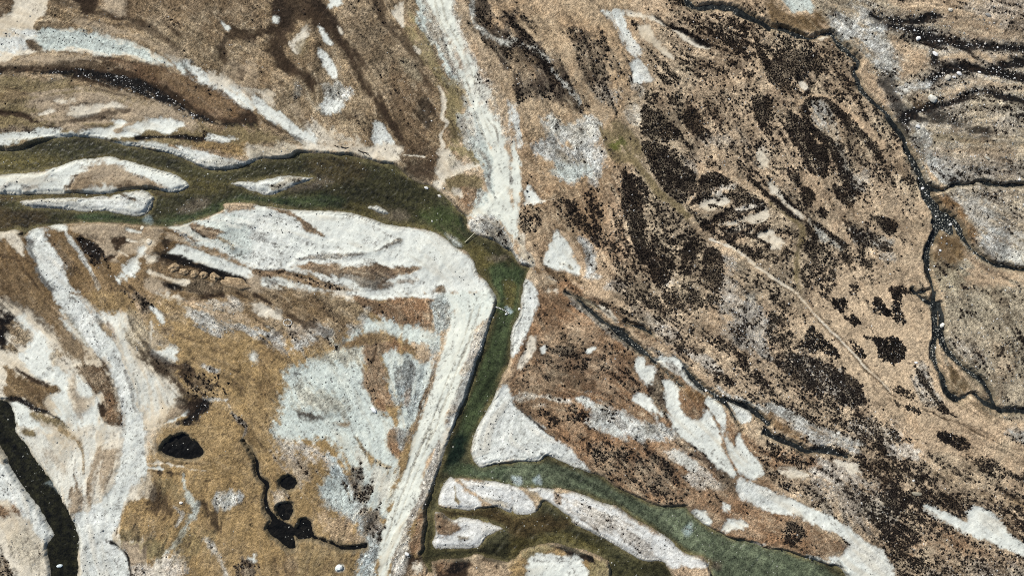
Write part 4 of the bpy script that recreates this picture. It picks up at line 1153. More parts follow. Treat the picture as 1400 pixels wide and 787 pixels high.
P('tan', 1, 3, '815,765 850,720 900,712 960,760 960,787 810,787', 2.5)
P('crm', 1, 3, '845,720 890,730 855,765', 2)
P('rust', 1, 3, '970,700 1040,700 1050,745 1000,765', 3)
P('tan', 1, 3, '1130,787 1160,700 1220,695 1300,720 1377,700 1377,787', 3)
L('blk', 1, 3, '1060,750,60 1130,720,40', 4)
P('brown', 2, 3, '0,700 60,640 150,615 240,620 330,660 470,690 530,740 550,787 0,787', 2.5)
P('yolive', 2, 3, '60,660 160,625 225,645 150,680 90,700', 3)
P('yolive', 2, 3, '420,720 480,690 530,750 545,787 430,787', 3)
L('blk', 2, 3, '225,620,24 330,655,44 430,690,34', 2.5)
P('wht', 2, 3, '75,725 180,665 290,680 380,715 420,787 70,787', 2.2, o='gravel_bar|round white sand dome at the bottom edge south of the river')
P('tan', 2, 3, '670,735 780,740 880,770 900,787 690,787', 3)

# ------------------------------------------------------------ gravel roads
P('mint', 1, 0, '828,0 900,0 960,100 1040,220 1100,380 1130,470 1090,480 1050,440 1010,370 980,300 940,200 880,110', 3, 1.5)
P('gryblue', 1, 0, '930,120 990,120 1050,240 1100,380 1110,450 1060,440 1000,320', 7, op=.55)
L('gry', 1, 0, '960,170,20 1010,270,26 1060,390,20', 4, op=.5)
P('yolive', 1, 0, '1040,450 1130,440 1180,540 1130,620 1090,600', 5, op=.8)
P('mint', 1, 0, '1100,620 1160,560 1260,590 1340,787 1150,787 1120,700', 4, 2)
P('whtspk', 1, 0, '1040,20 1070,90 1110,190 1150,290 1180,370 1200,430 1160,430 1110,300 1050,150', 3)
P('crmspk', 1, 0, '840,0 1040,0 1075,100 1120,200 1165,300 1200,400 1260,460 1270,560 1330,700 1370,787 1150,787 1110,640 1120,540 1080,440 1000,280 930,140', 5, 2, .75)
P('road', 1, 0, '880,0 1020,0 1050,90 1095,200 1135,290 1165,380 1190,450 1240,470 1260,500 1230,560 1265,610 1300,680 1340,787 1200,787 1160,680 1150,600 1130,520 1110,440 1080,330 1030,200 970,100', 4.5, 2.5, o='gravel_road|pale gravel road coming down from the north to a wide platform above the river', mat='road')
P('crmspk', 1, 0, '1180,440 1250,460 1280,520 1200,540 1150,500', 5, op=.45)
P('gryblue', 1, 0, '1170,620 1210,640 1240,787 1170,787', 5, op=.5)
L('khakidk', 1, 0, '1240,640,6 1290,700,10 1310,787,6', 1.2, op=.6)
P('mintsm', 1, 1, '1150,350 1210,280 1377,280 1377,520 1310,440 1240,395 1170,400', 4, 3, .9)
P('road', 1, 1, '1190,0 1340,0 1377,110 1377,480 1320,430 1260,380 1200,390 1150,380 1190,310 1240,200 1230,100', 4, 2.5, o='gravel_road|pale gravel road coming down from the north to a wide platform above the river', mat='road')
P('road', 2, 1, '0,0 30,40 45,150 40,300 20,480 0,500', 2, 1.5, o='gravel_road|pale gravel road coming down from the north to a wide platform above the river', mat='road')
P('mint', 1, 1, '1190,0 1240,0 1270,100 1270,200 1215,320 1170,330 1240,200 1230,100', 4, op=.9)
L('gry', 1, 1, '1195,20,10 1250,90,14 1255,180,12 1215,260,14 1190,330,12', 2.5, op=.7)
L('gry', 1, 1, '1345,0,6 1365,90,8 1372,200,6', 1.5, op=.7)
P('gryw', 1, 1, '1140,400 1180,375 1250,365 1320,420 1377,500 1377,560 1330,545 1260,500 1190,475 1145,440', 2.5)
P('gry', 1, 1, '1215,395 1290,390 1340,440 1377,520 1377,545 1320,520 1260,470 1220,450', 3.5, op=.85)
L('whtspk', 2, 0, '0,560,20 20,680,30 40,787,30', 4)
P('shoulder', 1, 2, '1190,170 1270,130 1285,100 1230,320 1180,480 1120,640 1070,787 990,787 1050,560 1090,400 1130,300', 3)
P('shoulder', 1, 3, '1000,0 1050,0 1010,120 940,300 880,450 830,600 780,787 710,787 740,600 820,440 880,300 940,130', 3)
P('whtspk', 1, 2, '1240,170 1270,130 1220,320 1150,520 1110,620 1100,560 1180,330', 4, op=.6)
P('whtspk', 1, 2, '1040,680 1075,660 1040,787 1000,787', 3)
P('rust', 1, 3, '870,450 915,460 912,560 900,680 850,660 830,600 850,530', 2.5)
P('crm', 1, 3, '1000,0 1058,0 1025,100 1000,150', 2.2)
P('gryblue', 1, 2, '955,40 1050,0 1075,100 1045,200 960,200', 3)
L('khakidk', 1, 2, '970,320,12 940,470,22 900,600,20 850,740,24 830,787,24', 2.5)
L('khakidk', 1, 3, '830,0,20 800,120,14 770,200,10 740,330,8', 2.5, op=.8)
P('gryw', 1, 2, '940,290 990,280 960,420 930,450', 5, op=.6)
P('road', 1, 2, '1030,0 1290,0 1285,60 1270,120 1220,170 1180,200 1150,300 1120,400 1080,520 1030,660 1000,787 850,787 900,640 950,500 980,380 1000,280 1020,200 1060,100', 2.5, 1.2, o='gravel_road|pale gravel road dropping south-west from the great bar to the bottom edge', mat='road')
P('mintsm', 1, 2, '1040,0 1280,0 1260,100 1170,160 1080,120', 7, op=.6)
P('road', 1, 3, '855,0 1005,0 960,90 930,170 880,320 820,460 780,570 730,690 700,787 630,787 665,680 690,560 720,450 760,320 820,150', 2, 1.2, o='gravel_road|pale gravel road dropping south-west from the great bar to the bottom edge', mat='road')
for q in ('1178,60,7 1116,250,7 1034,450,7 952,680,7 905,787,7', '1212,60,7 1150,250,7 1068,450,7 986,680,7 940,787,7'):
    L('tanspk', 1, 2, q, 1.2, 1.0, .42)
for q in ('915,0,7 855,170,7 785,350,7 725,520,7 678,700,7 655,787,7', '948,0,7 888,170,7 818,350,7 758,520,7 708,700,7 684,787,7'):
    L('tanspk', 1, 3, q, 1.2, 1.0, .42)
for q in ('925,0,7 985,100,7 1050,220,7 1100,330,7 1140,450,7 1170,580,7 1210,700,7 1260,787,7', '960,0,7 1020,100,7 1085,220,7 1135,330,7 1175,450,7 1205,580,7 1250,700,7 1300,787,7'):
    L('tanspk', 1, 0, q, 1.2, 1.0, .38)
P('whtspk', 0, 1, '170,440 260,440 285,475 245,475 300,570 350,650 390,740 430,787 320,787 240,700 180,600 160,500', 2, o='gravel_track|speckled pale gravel track running from the western river south through the cream wash', mat='road')
L('blkst', 0, 1, '165,520,14 200,620,20 240,700,14 300,780,8', 2.5, op=.75)
P('whtspk', 0, 2, '300,0 405,0 480,80 540,150 580,210 640,300 680,400 720,500 750,620 790,720 775,787 685,787 670,640 640,520 600,410 570,360 490,310 430,210 370,130', 2, 1.2, o='gravel_track|speckled pale gravel track running from the western river south through the cream wash', mat='road')
L('gry', 0, 2, '390,20,14 470,95,12 545,175,26 610,230,16', 2.5, op=.8)
L('gry', 0, 2, '640,350,10 690,450,12 725,590,20 745,660,10', 3, op=.6)
L('brown', 0, 2, '560,180,20 600,220,24', 3, op=.7)
L('olive', 0, 2, '330,80,8 400,170,12 480,280,14', 1.5, op=.8)
P('wht', 0, 2, '330,90 400,180 470,270 420,240 350,160', 2.2)
P('whtspk', 0, 3, '688,0 812,0 780,60 770,150 790,200 700,330 680,380 660,440 640,520 600,590 640,630 690,700 720,787 440,787 430,700 400,600 390,490 500,410 600,330 640,230 670,130', 2, 1.5, o='gravel_bar|broad white gravel wash at the bottom beside the south-western stream')
P('wht', 0, 3, '690,0 790,0 750,90 760,200 680,330 560,420 520,400 640,260 680,120', 8, op=.7)
L('blk', 0, 3, '600,600,14 650,640,8 700,710,11 722,790,9', 1.2)

# ================================================================== open water
RIVER = wid('river|green braided river crossing the valley and bending south along the gravel road')
WPOLY(RIVER, None, None, '0,211 20,206 44,197 76,189 107,188 142,192 175,200 211,206 229,210 254,219 274,228 292,232 325,230 350,220 373,218 396,215 406,209 426,209 459,211 482,213 502,218 523,224 538,226 551,236 561,244 574,252 589,255 602,264 614,274 626,288 637,297 640,312 652,321 670,327 688,339 700,345 710,360 724,366 716,384 715.4,396 713,410 711,428 703,443 699,458 696,497 685,514 678,532 670,552 660,568 652,583 645,607 643.5,620 655,638 678,633 700,631 738,629 748,622 764,628 784,638 809,647 827,653 845,668 878,682 903,692 934,690 944,701 959,714 980,727 1000,736 1025,740 1050,750 1075,752 1103,762 1126,770 1152,779 1175,787 1190,830 1010,830 992,787 967,767 944,757 929,750 911,733 888,719 858,701 842,691 814,685 794,675 771,669 751,667 723,666 690,661 670,657 650,654 623,653 600,660 594,663 600,646 609,615 618,592 627,565 635,550 645,522 652,494 663,466 673,431 677,418 677,405 669,390 664,382 654,374 646,355 637,342 624,338 607,324 594,318 576,313 553,309 533,307 513,300 492,294 469,289 439,287.5 408,287.5 380,284 350,279 333,277 307,279 305,286 287,295 264,302 244,308 211,308 178,305.5 142,304 102,304 69,308 46,312 33,321 23,314 0,312')
WPOLY(RIVER, 1, 3, '985,235 1060,250 1020,300 990,340 985,400 1050,420 1180,430 1377,425 1377,692 1260,690 1190,662 1130,690 1000,690 960,700 905,695 905,560 915,480 920,400 960,300')
WPOLY(RIVER, 2, 3, '0,420 130,440 170,380 250,420 320,475 330,500 430,550 520,600 650,670 720,705 820,715 900,787 545,787 530,740 490,690 420,660 350,640 230,612 150,618 60,640 0,690')
WLINE(RIVER, 1, 3, '905,660,34 925,720,30 935,760,14')
ISLE(0, 1, '0,180 150,140 290,115 400,80 500,68 590,58 680,75 800,110 900,140 960,160 1018,215 940,248 880,240 840,228 780,226 700,232 650,238 560,258 420,248 360,250 180,260 0,250')
ISLE(0, 1, '100,292 200,282 340,275 480,272 600,265 680,245 760,235 820,260 830,300 770,372 640,362 560,347 440,350 340,342 220,335 140,322')
ISLE(0, 1, '1243,198 1377,190 1377,245 1300,220')
ISLE(1, 1, '0,192 130,165 230,165 310,168 280,185 220,205 150,235 80,262 0,243')
ISLE(1, 1, '595,325 660,325 710,350 700,365 640,350', 2.5)
ISLE(1, 1, '1030,475 1100,520 1105,545 1060,515', 1)
ISLE(1, 3, '1045,255 1075,268 1110,310 1180,355 1212,388 1180,422 1130,430 1050,415 985,395 990,340 1012,295')
ISLE(1, 3, '1085,258 1180,268 1260,278 1340,293 1377,307 1377,440 1310,420 1230,372 1180,345 1125,295')
ISLE(2, 3, '0,308 60,328 110,400 132,440 60,457 0,432')
ISLE(1, 3, '960,445 1000,445 1050,480 1110,470 1200,480 1330,532 1250,570 1190,632 1000,637 965,642 948,600 965,560')
ISLE(2, 3, '80,310 200,318 230,350 300,335 380,350 560,425 620,460 730,530 840,580 900,640 960,675 1040,710 1060,725 960,730 860,720 790,703 720,705 650,672 520,602 430,552 330,502 318,475 250,422 170,372')
ISLE(2, 2, '60,0 130,0 130,80 110,160 80,220 50,290 0,345 0,200 40,130', 1)

# the black loops and bands of the heather slope, drawn again at the scale of the whole slope
for d_, q in ((.97, '745,300 790,330 830,400 860,440 850,485 810,470 770,400'), (.9, '870,510 920,520 930,560 890,550'), (.95, '655,265 700,270 705,310 680,340 655,310'),
              (.85, '650,85 680,120 700,165 690,190 668,150'), (.88, '690,180 760,140 830,150 860,200 800,200 750,220 700,230'), (.88, '745,460 780,480 775,512 750,490'),
              (.88, '785,510 815,520 822,547 790,545'), (.88, '833,568 856,572 855,592 838,590'), (.97, '355,295 400,310 450,370 440,390 380,385 350,350'),
              (.97, '355,385 420,400 470,450 500,480 480,545 430,540 390,490 360,430'), (.98, '515,475 560,475 590,490 540,520 500,552 480,560 500,520'),
              (.95, '300,470 330,490 355,560 362,640 372,700 350,722 320,640 298,560'), (.85, '380,640 420,680 440,740 400,787 370,740'), (.85, '470,640 500,680 490,750 460,730'),
              (.9, '520,680 570,690 570,787 520,787'), (.8, '590,90 640,100 640,150 600,140'), (.75, '470,300 520,320 510,370 470,340'), (.8, '905,610 960,625 1010,660 1040,690 980,680 920,650'),
              (.8, '800,660 860,680 880,760 810,760'), (.9, '990,590 1040,600 1040,640 1000,630'), (.85, '390,200 440,215 420,240'), (.42, '150,80 190,85 240,130 270,200 240,270 200,230 170,150')):
    HP(d_, 4, 4, q, 2.2, 3)
for d_, q in ((.99, '800,278,12 790,305,13 802,342,13 832,376,12 862,404,12 880,440,12 898,500,12 908,545,13 922,562,10'), (.98, '806,272,10 850,274,12 884,302,15 922,342,16 960,382,14 996,432,14'),
              (.97, '770,210,9 798,208,8 816,236,9 792,262,10 766,240,9'), (.95, '640,480,9 700,540,10 760,590,10 800,600,9'), (.95, '690,480,8 740,540,9 800,595,9'),
              (.95, '800,610,10 830,650,10'), (.95, '820,605,8 870,640,10 910,670,9'), (.95, '430,75,9 480,90,9 540,125,10'), (.9, '540,560,10 620,580,9 690,560,8'), (.9, '560,620,9 640,640,10 700,670,9'),
              (.5, '0,110,20 60,150,26 110,200,22 160,250,16')):
    HL(d_, 4, 4, q, 1.6, 2)
P('gry', 4, 4, '815,285 845,280 870,330 880,380 850,360 825,330', 4, 3, .8)
P('tanlight', 4, 4, '850,320 868,340 880,380 862,370', 3, 2, .7)
CH['h'][:] = np.where(REG > 0, CH['h'] * .15, CH['h'])

SW = wid('stream|narrow black-green stream flowing out at the bottom left corner')
WLINE(SW, None, None, '-40,440,8 -4,520,10 2,556,18 8,590,28 24,620,32 44,650,34 64,680,32 82,712,31 92,744,31 88,787,36 84,840,36')
WPOLY(SW, 0, 3, '260,610 300,560 320,650 330,700 300,787 270,740 250,650')

CREEK = wid('creek|dark boulder creek winding down the eastern side')
WLINE(CREEK, 2, 0, '780,-40,12 830,-4,12 950,20,36 1050,45,36 1150,40,44 1250,80,36 1377,150,26')
WLINE(CREEK, 3, 0, '0,155,24 80,165,28 160,200,28 230,213,24 280,190,18 340,190,20 400,260,36 460,310,32 485,340,30 460,390,24 480,440,22 510,500,24 560,550,24 620,600,28 660,660,28 720,730,28 738,787,34')
WLINE(CREEK, 3, 1, '735,0,34 780,80,32 820,180,30 850,270,46 900,350,56 910,420,46 870,520,42 850,600,36 865,680,34 880,750,28 885,787,28')
WLINE(CREEK, 3, 2, '890,0,32 892,80,36 900,200,28 890,300,28 900,380,28 940,480,28 962,540,28 1020,575,28 1060,560,18 1088,538,18 1150,580,28 1230,620,28 1320,630,28 1450,622,26')
WLINE(CREEK, 3, 2, '905,60,50 940,150,36 930,240,34 960,310,30 1030,390,26 1100,440,26 1160,480,28 1190,540,22 1210,595,26')
WLINE(CREEK, 3, 2, '780,-15,20 800,10,18 835,42,18 880,62,18')
WLINE(CREEK, 3, 1, '785,787,18 870,768,18')
WLINE(CREEK, 3, 1, '915,360,44 1000,410,36 1040,480,30 1080,540,22 1150,600,14 1250,640,11 1377,712,10 1440,740,10')
WLINE(CREEK, 3, 1, '830,210,30 920,235,20 1000,210,13 1090,210,14 1130,195,11 1200,206,14 1300,210,14 1450,196,20')
WLINE(CREEK, 3, 1, '910,400,60 960,440,60 980,470,30')

BECK = wid('stream|little dark stream cutting south-east through the brown heath')
WLINE(BECK, 2, 2, '290,-8,14 345,30,18 400,80,26 480,150,24 560,200,38 640,270,50 720,320,40 770,370,20 830,430,12 915,498,9')
WLINE(BECK, 2, 2, '600,150,8 650,180,20 700,190,22 750,225,12')
WLINE(BECK, 2, 2, '925,405,24 980,470,36 1050,525,36 1110,560,38 1150,600,24 1180,640,14 1240,740,13')
WLINE(BECK, 2, 2, '1110,560,26 1200,590,16 1300,640,36 1377,700,46')
WLINE(BECK, 3, 3, '-10,10,50 30,40,46 100,70,34 200,108,44 330,118,42 420,145,18')

PA = wid('pond|large ragged black pond beside the pale gravel track')
WPOLY(PA, 0, 3, '868,122 888,72 935,38 990,22 1032,45 1075,78 1090,112 1060,146 1000,156 920,148', 4.5)
PB = wid('pond|round black pond, upper of the three bog pools')
WPOLY(PB, 1, 3, '138,282 155,252 182,242 206,258 214,290 198,318 170,322 146,310', 5)
PC = wid('pond|round black pond with smooth rim, middle of the three bog pools')
WPOLY(PC, 1, 3, '112,430 125,400 160,392 190,408 200,440 185,470 155,480 125,465', 4)
PD = wid('pond|branching black bog pool joined to a thin winding rill')
WPOLY(PD, 1, 3, '55,520 80,490 110,480 150,488 180,505 215,522 250,482 292,490 300,540 315,570 280,592 230,580 200,570 212,620 190,640 150,622 110,590 70,565', 4)
WLINE(PD, 1, 3, '-60,60,5 -10,130,6 5,200,10 18,255,12 60,290,16 50,360,16 65,430,22 95,480,36')
WLINE(PD, 1, 3, '310,578,16 400,605,12 460,635,12 530,632,20 585,622,16')

for w_ in (PA, PB, PC, PD):
    near = (sstep(9, 1, WSD) * (WID == w_) * .55)[..., None]
    mm_ = N_MID[..., None]
    CC[:] = CC * (1 - near) + (COVER['dk'][0] * (1 - mm_) + COVER['olive'][1] * mm_) * near
# what the water shows
for w_, cv in ((CREEK, 'w_slate'), (BECK, 'w_slate'), (SW, 'w_deepdk'), (PA, 'w_black'), (PB, 'w_black'), (PC, 'w_black'), (PD, 'w_black')):
    m_ = N_FINE[..., None]
    on_ = (WID == w_)
    c_ = COVER[cv][0] * (1 - m_) + COVER[cv][1] * m_
    WC[on_] = c_[on_]
    WPS[on_] = COVER[cv][4]
WP('w_dark', None, None, '0,190 200,190 420,205 520,220 600,262 560,310 440,290 250,300 0,320', 6)
WP('w_olive', 0, 1, '0,60 160,40 330,60 230,110 0,180', 7)
WP('w_brown', 0, 1, '0,255 60,260 560,255 860,236 900,260 650,270 300,270 120,290 0,300', 4)
WP('w_brown', 0, 1, '0,310 100,340 260,380 120,450 0,440', 6)
WP('w_green', 0, 1, '400,360 600,350 760,380 800,420 500,415', 6)
WP('w_green', 0, 1, '850,400 1000,360 1200,300 1300,260 1377,290 1100,390 900,425', 7, op=.8)
WP('w_olive', 0, 1, '840,190 980,160 1200,200 1240,230 1100,260 980,250', 7, op=.7)
WP('w_stony', 0, 1, '960,345 1000,310 1090,280 1125,300 1050,352', 5, op=.8)
WP('w_foam', 0, 1, '770,380 800,370 820,420 780,420', 3, op=.6)
WP('w_brown', 1, 1, '300,60 560,60 560,190 420,200 300,160', 10, op=.6)
WP('w_stony', 1, 1, '250,175 340,165 420,190 300,220 180,230', 6, op=.8)
WP('w_green', 1, 1, '0,260 200,270 420,270 480,310 240,330 60,300', 7, op=.7)
WP('w_olive', 1, 1, '480,320 560,310 800,400 920,420 960,460 760,430 560,370', 6, op=.8)
WP('w_stony', 1, 1, '640,340 780,345 820,395 700,395', 6, op=.8)
WP('w_bright', 1, 1, '900,380 1010,310 1060,320 1110,370 1130,420 1140,460 1060,440 940,420', 13, 6, .85)
WP('w_deep', 1, 1, '1085,350 1135,390 1145,440 1180,475 1160,490 1110,440', 5)
WP('w_bright', 1, 1, '960,440 1050,450 1140,500 1120,540 1080,510 1000,460', 6, op=.7)
WP('w_foam', 1, 1, '1020,470 1060,490 1110,525 1080,530 1040,500', 3, op=.7)
WP('w_olive', 1, 1, '1120,540 1200,520 1290,600 1290,640 1260,740 1200,680', 7, op=.9)
WP('w_dark', 1, 1, '1180,490 1260,515 1377,570 1377,650 1300,640 1220,560', 5)
WP('w_stony', 1, 1, '1240,600 1300,590 1360,580 1340,610 1280,625', 5, op=.7)
WP('w_green', 1, 1, '1240,650 1377,660 1377,787 1290,787', 7, op=.9)
WP('w_green', 2, 1, '0,630 60,660 90,700 40,787 0,787', 6, op=.9)
WP('w_green', None, None, '678,392 712,400 700,470 660,560 640,600 610,640 620,570 650,500 670,440', 6, op=.8)
WP('w_olive', None, None, '690,385 708,390 702,420 690,420', 5, op=.8)
WP('w_foam', None, None, '689,421 695,420 702,427 697,430', 2, op=.8)
WL('w_dark', None, None, '676,432,10 662,475,10 645,525,10 625,575,10 608,630,10', 4)
WP('w_deep', 1, 3, '1060,40 1130,40 1110,140 1060,200 1030,180 1040,110', 8)
WP('w_jadedk', 1, 3, '1060,190 1180,180 1377,180 1377,300 1180,262 1060,250', 6)
WP('w_bright', 1, 3, '1060,200 1140,190 1160,240 1080,250', 7, op=.4)
WP('w_jade', 2, 3, '0,170 170,170 400,240 560,320 760,410 930,420 1100,560 1377,640 1377,787 1150,787 960,670 840,580 620,450 380,340 200,310 0,300', 5)
WP('w_olive', 2, 3, '380,330 560,400 760,520 900,620 1060,720 1150,787 1000,760 840,590 560,420', 5, op=.6)
WP('w_foam', 2, 3, '10,250 50,245 50,290 20,290', 3, op=.7)
WP('w_foam', 2, 3, '115,265 150,235 162,250 160,290 130,285', 3, op=.7)
WP('w_foam', 2, 3, '920,540 960,505 975,545 940,575', 4, op=.5)
WP('w_jade', 3, 3, '0,620 120,660 300,730 480,800 0,800', 6)
WP('w_brown', 1, 3, '1000,425 1377,435 1377,560 1330,530 1200,470 1060,470', 6)
WL('w_dark', 1, 3, '975,260,50 935,400,50 925,520,50 930,640,60', 6)
WP('w_dark', 1, 3, '905,640 1200,635 1377,600 1377,692 905,700', 7, op=.7)
WP('w_brown', 2, 3, '0,440 150,450 320,500 200,560 0,600', 8)
WP('w_olive', 2, 3, '0,600 90,590 200,560 350,580 500,650 420,660 230,610 60,640 0,680', 8)
WP('w_dark', 2, 3, '330,560 500,620 720,705 880,740 900,800 540,800 500,690', 8, op=.8)
WP('w_stony', 2, 3, '960,690 1100,700 1110,740 960,740', 5, op=.8)
WP('w_dark', 0, 3, '310,720 340,700 410,700 420,720 340,735', 3, op=.4)
WP('w_foam', 0, 3, '240,290 290,280 310,330 290,310', 2.5, op=.3)

# the islands' own cover (painted after the banks are known)
P('wht', 0, 1, '0,175 150,135 290,110 400,75 500,62 590,52 680,70 800,105 900,135 965,155 1025,215 945,252 800,245 640,262 420,255 180,265 0,256', 1.6, o='gravel_bar|long white island with a brown grassy crest in the western river')
P('sandtan', 0, 1, '370,215 430,150 500,105 580,82 660,110 730,150 830,185 880,220 840,232 750,222 640,228 540,215 450,235 375,240', 3)
P('brownolive', 0, 1, '380,215 430,180 520,200 640,190 760,200 840,222 640,228 540,215 450,235', 5, op=.6)
L('blk', 0, 1, '372,222,9 400,185,7 430,160,5', 1.5, op=.8)
L('dk', 0, 1, '640,215,8 740,218,12 830,232,6', 2, op=.7)
L('sandtan', 0, 1, '150,240,14 220,200,14 280,150,12', 3.5, op=.6)
L('gry', 0, 1, '20,228,10 80,195,10 150,212,20', 2.5, op=.8)
P('whtspk', 0, 1, '90,288 200,278 340,270 480,268 600,262 680,242 760,232 825,258 835,300 775,377 640,366 560,350 440,355 340,346 220,340 130,326', 1.6, o='gravel_bar|flat speckled white island south of the crested one')
L('dkheath', 0, 1, '640,250,16 700,272,20 740,288,14', 2.5)
L('tanspk', 0, 1, '180,300,20 300,300,24 420,290,18', 3.5, op=.7)
P('whtspk', 0, 1, '1240,195 1377,188 1377,248 1300,224', 1.6, o='gravel_bar|small white island in mid river before the bend')
P('whtspk', 1, 1, '0,188 130,160 230,160 320,165 290,190 220,210 150,240 80,266 0,248', 1.6, o='gravel_bar|small white island in mid river before the bend')
L('tanspk', 1, 1, '90,230,14 150,200,20 240,178,14', 3, op=.7)
P('pink', 1, 3, '1040,250 1075,262 1115,310 1185,353 1216,388 1182,426 1130,434 1048,419 980,398 985,340 1008,292', 1.6, o='gravel_bar|small white triangular island at the top of the side channel')
L('olive', 1, 3, '1070,300,10 1075,350,12 1090,390,10', 2)
P('pink', 1, 3, '1080,254 1180,264 1260,274 1340,289 1380,304 1380,445 1310,424 1230,376 1176,348 1120,297', 1.6, o='gravel_bar|white gravel wedge between the lower river and the side channel')
P('tanspk', 1, 3, '1200,350 1300,370 1370,420 1310,415 1220,380', 4, op=.7)
P('pink', 2, 3, '-2,304 62,325 114,400 136,440 60,461 -2,436', 1.6, o='gravel_bar|white gravel wedge between the lower river and the side channel')
P('pink', 1, 3, '956,441 1000,441 1050,476 1110,466 1200,476 1335,532 1252,574 1192,636 1000,641 962,646 944,600 961,560', 1.6, o='gravel_bar|white island with brown turf in the side channel')
P('rust', 1, 3, '960,448 1000,448 1050,485 1100,520 1080,550 1030,572 985,560 962,530', 2)
L('gry', 1, 3, '1100,580,24 1140,580,24', 2.5)
P('pink', 2, 3, '78,308 200,314 230,346 300,331 380,346 560,421 620,456 730,526 840,576 904,638 962,672 1044,708 1060,728 960,734 860,724 790,707 720,709 650,676 520,606 430,556 326,504 314,475 246,424 168,374', 1.6, o='gravel_bar|long pinkish-white gravel island in the lower river')
P('crmspk', 2, 3, '260,350 380,370 540,450 660,540 740,600 720,660 600,580 440,520 330,450', 7, op=.7)
L('dk', 2, 3, '320,460,8 400,500,8 470,550,6', 1.5, op=.6)
P('rust', 2, 3, '225,345 255,350 260,400 230,380', 2.5, op=.7)
P('brown', 2, 3, '90,320 130,330 200,390 190,420 130,370', 2.5, op=.8)
P('mint', 1, 1, '1030,475 1100,520 1105,545 1060,515', 2)
P('whtspk', 1, 1, '590,322 660,322 712,350 700,368 640,352', 2)

# ================================================================== relief
def rank(a):
    o = np.empty(a.size, np.float32)
    o[np.argsort(a, axis=None)] = np.linspace(0, 1, a.size, dtype=np.float32)
    return o.reshape(a.shape)


LAND = WSD > 0
U = rank(0.13 * C_BIG + 0.22 * C_MID + 0.20 * C_FINE + 0.16 * stretch(fbm(9, 47, 3)) + 0.38 * stretch(fbm(3.0, 49, 2)) + 0.32 * np.random.RandomState(8).rand(NY, NX).astype(np.float32))
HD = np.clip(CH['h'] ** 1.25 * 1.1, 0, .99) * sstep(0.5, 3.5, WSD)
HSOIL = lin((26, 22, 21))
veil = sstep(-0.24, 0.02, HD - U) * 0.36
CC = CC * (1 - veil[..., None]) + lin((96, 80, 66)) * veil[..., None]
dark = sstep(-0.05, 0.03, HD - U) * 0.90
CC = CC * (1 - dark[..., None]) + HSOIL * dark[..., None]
TOWN = np.zeros((NY, NX), np.int16)         # heather islands that are things
for k, (label, d, sd, sl, soft, a) in enumerate(HTHING):
    dd = sstep(soft, -soft, sd + GRIT[sl] * 1.5) * d
    on = (dd > U[sl]) & LAND[sl]
    CC[sl] = np.where(on[..., None], HSOIL * 0.9, CC[sl])
    CH['ps'][sl] = np.where(on, .34, CH['ps'][sl])
    T = TOWN[sl]
    T[on] = k + 1

# smudges of damp, darker soil and paler thatch through all the turf, and a fine speckle
turfy = np.clip((CH['g'] - .42) / .2, 0, 1)
s1 = stretch(fbm(34, 811, 5, 0.7))
s2 = np.clip(.6 * C_BIG + .4 * C_MID, 0, 1)
dm = (sstep(.58, .86, s1) * .42 + sstep(.62, .9, s2) * .30) * turfy
CC = CC * (1 - dm[..., None]) + lin((84, 70, 54)) * dm[..., None]
# old drains and trickles: thin dark and pale threads that follow the combing of the land
th1 = np.exp(-((C_BIG - .47) / .022) ** 2) * sstep(.35, .7, N_MID) * .42 + np.exp(-((C_MID - .30) / .05) ** 2) * .15
th2 = np.exp(-((C_BIG - .62) / .02) ** 2) * sstep(.3, .65, 1 - N_MID) * .38 + np.exp(-((C_MID - .74) / .05) ** 2) * .20
CC = CC * (1 - (th1 * turfy)[..., None]) + lin((66, 54, 42)) * (th1 * turfy)[..., None]
CC = CC * (1 - (th2 * turfy)[..., None]) + lin((208, 190, 160)) * (th2 * turfy)[..., None]
hue = sstep(.52, .85, stretch(fbm(85, 871, 4, .62))) * .24 * turfy
CC = CC * (1 - hue[..., None]) + (CC.mean(-1, keepdims=True) * np.array([1.08, 1.0, .72], np.float32)) * hue[..., None]
hue2 = sstep(.52, .85, stretch(fbm(55, 877, 4, .65))) * .14 * turfy
CC = CC * (1 - hue2[..., None]) + lin((176, 160, 134)) * hue2[..., None]
lm = sstep(.60, .95, 1 - s1) * .18 * turfy
CC = CC * (1 - lm[..., None]) + lin((196, 178, 150)) * lm[..., None]
pale = np.clip((.42 - CH['g']) / .2, 0, 1)
st = (sstep(.55, .92, .55 * C_BIG + .45 * C_MID) * .34 + sstep(.7, .95, C_FINE) * .10) * pale
CC = CC * (1 - st[..., None]) + lin((176, 158, 130)) * st[..., None]
CC = CC * (1 + .10 * turfy * (1 - dark))[..., None]
sp = np.random.RandomState(31).rand(NY, NX).astype(np.float32) - .5
sp2 = stretch(fbm(2.7, 861, 1)) - .5
CC = CC * np.clip(1 + CH['g'] * (sp * 1.35 + sp2 * .7 + (C_FINE - .5) * .55 + (C_MID - .5) * .55), .15, 2.1)[..., None]

# damp, bare rim along the water
rim = sstep(6.5, 1.0, WSD + 3 * (N_MID - .5)) * .30
CC = CC * (1 - rim[..., None]) + lin((146, 138, 116)) * rim[..., None]
rim = sstep(2.4, 0.2, WSD) * 0.55
wetc = lin((66, 60, 46))
CC = CC * (1 - rim[..., None]) + wetc * rim[..., None]

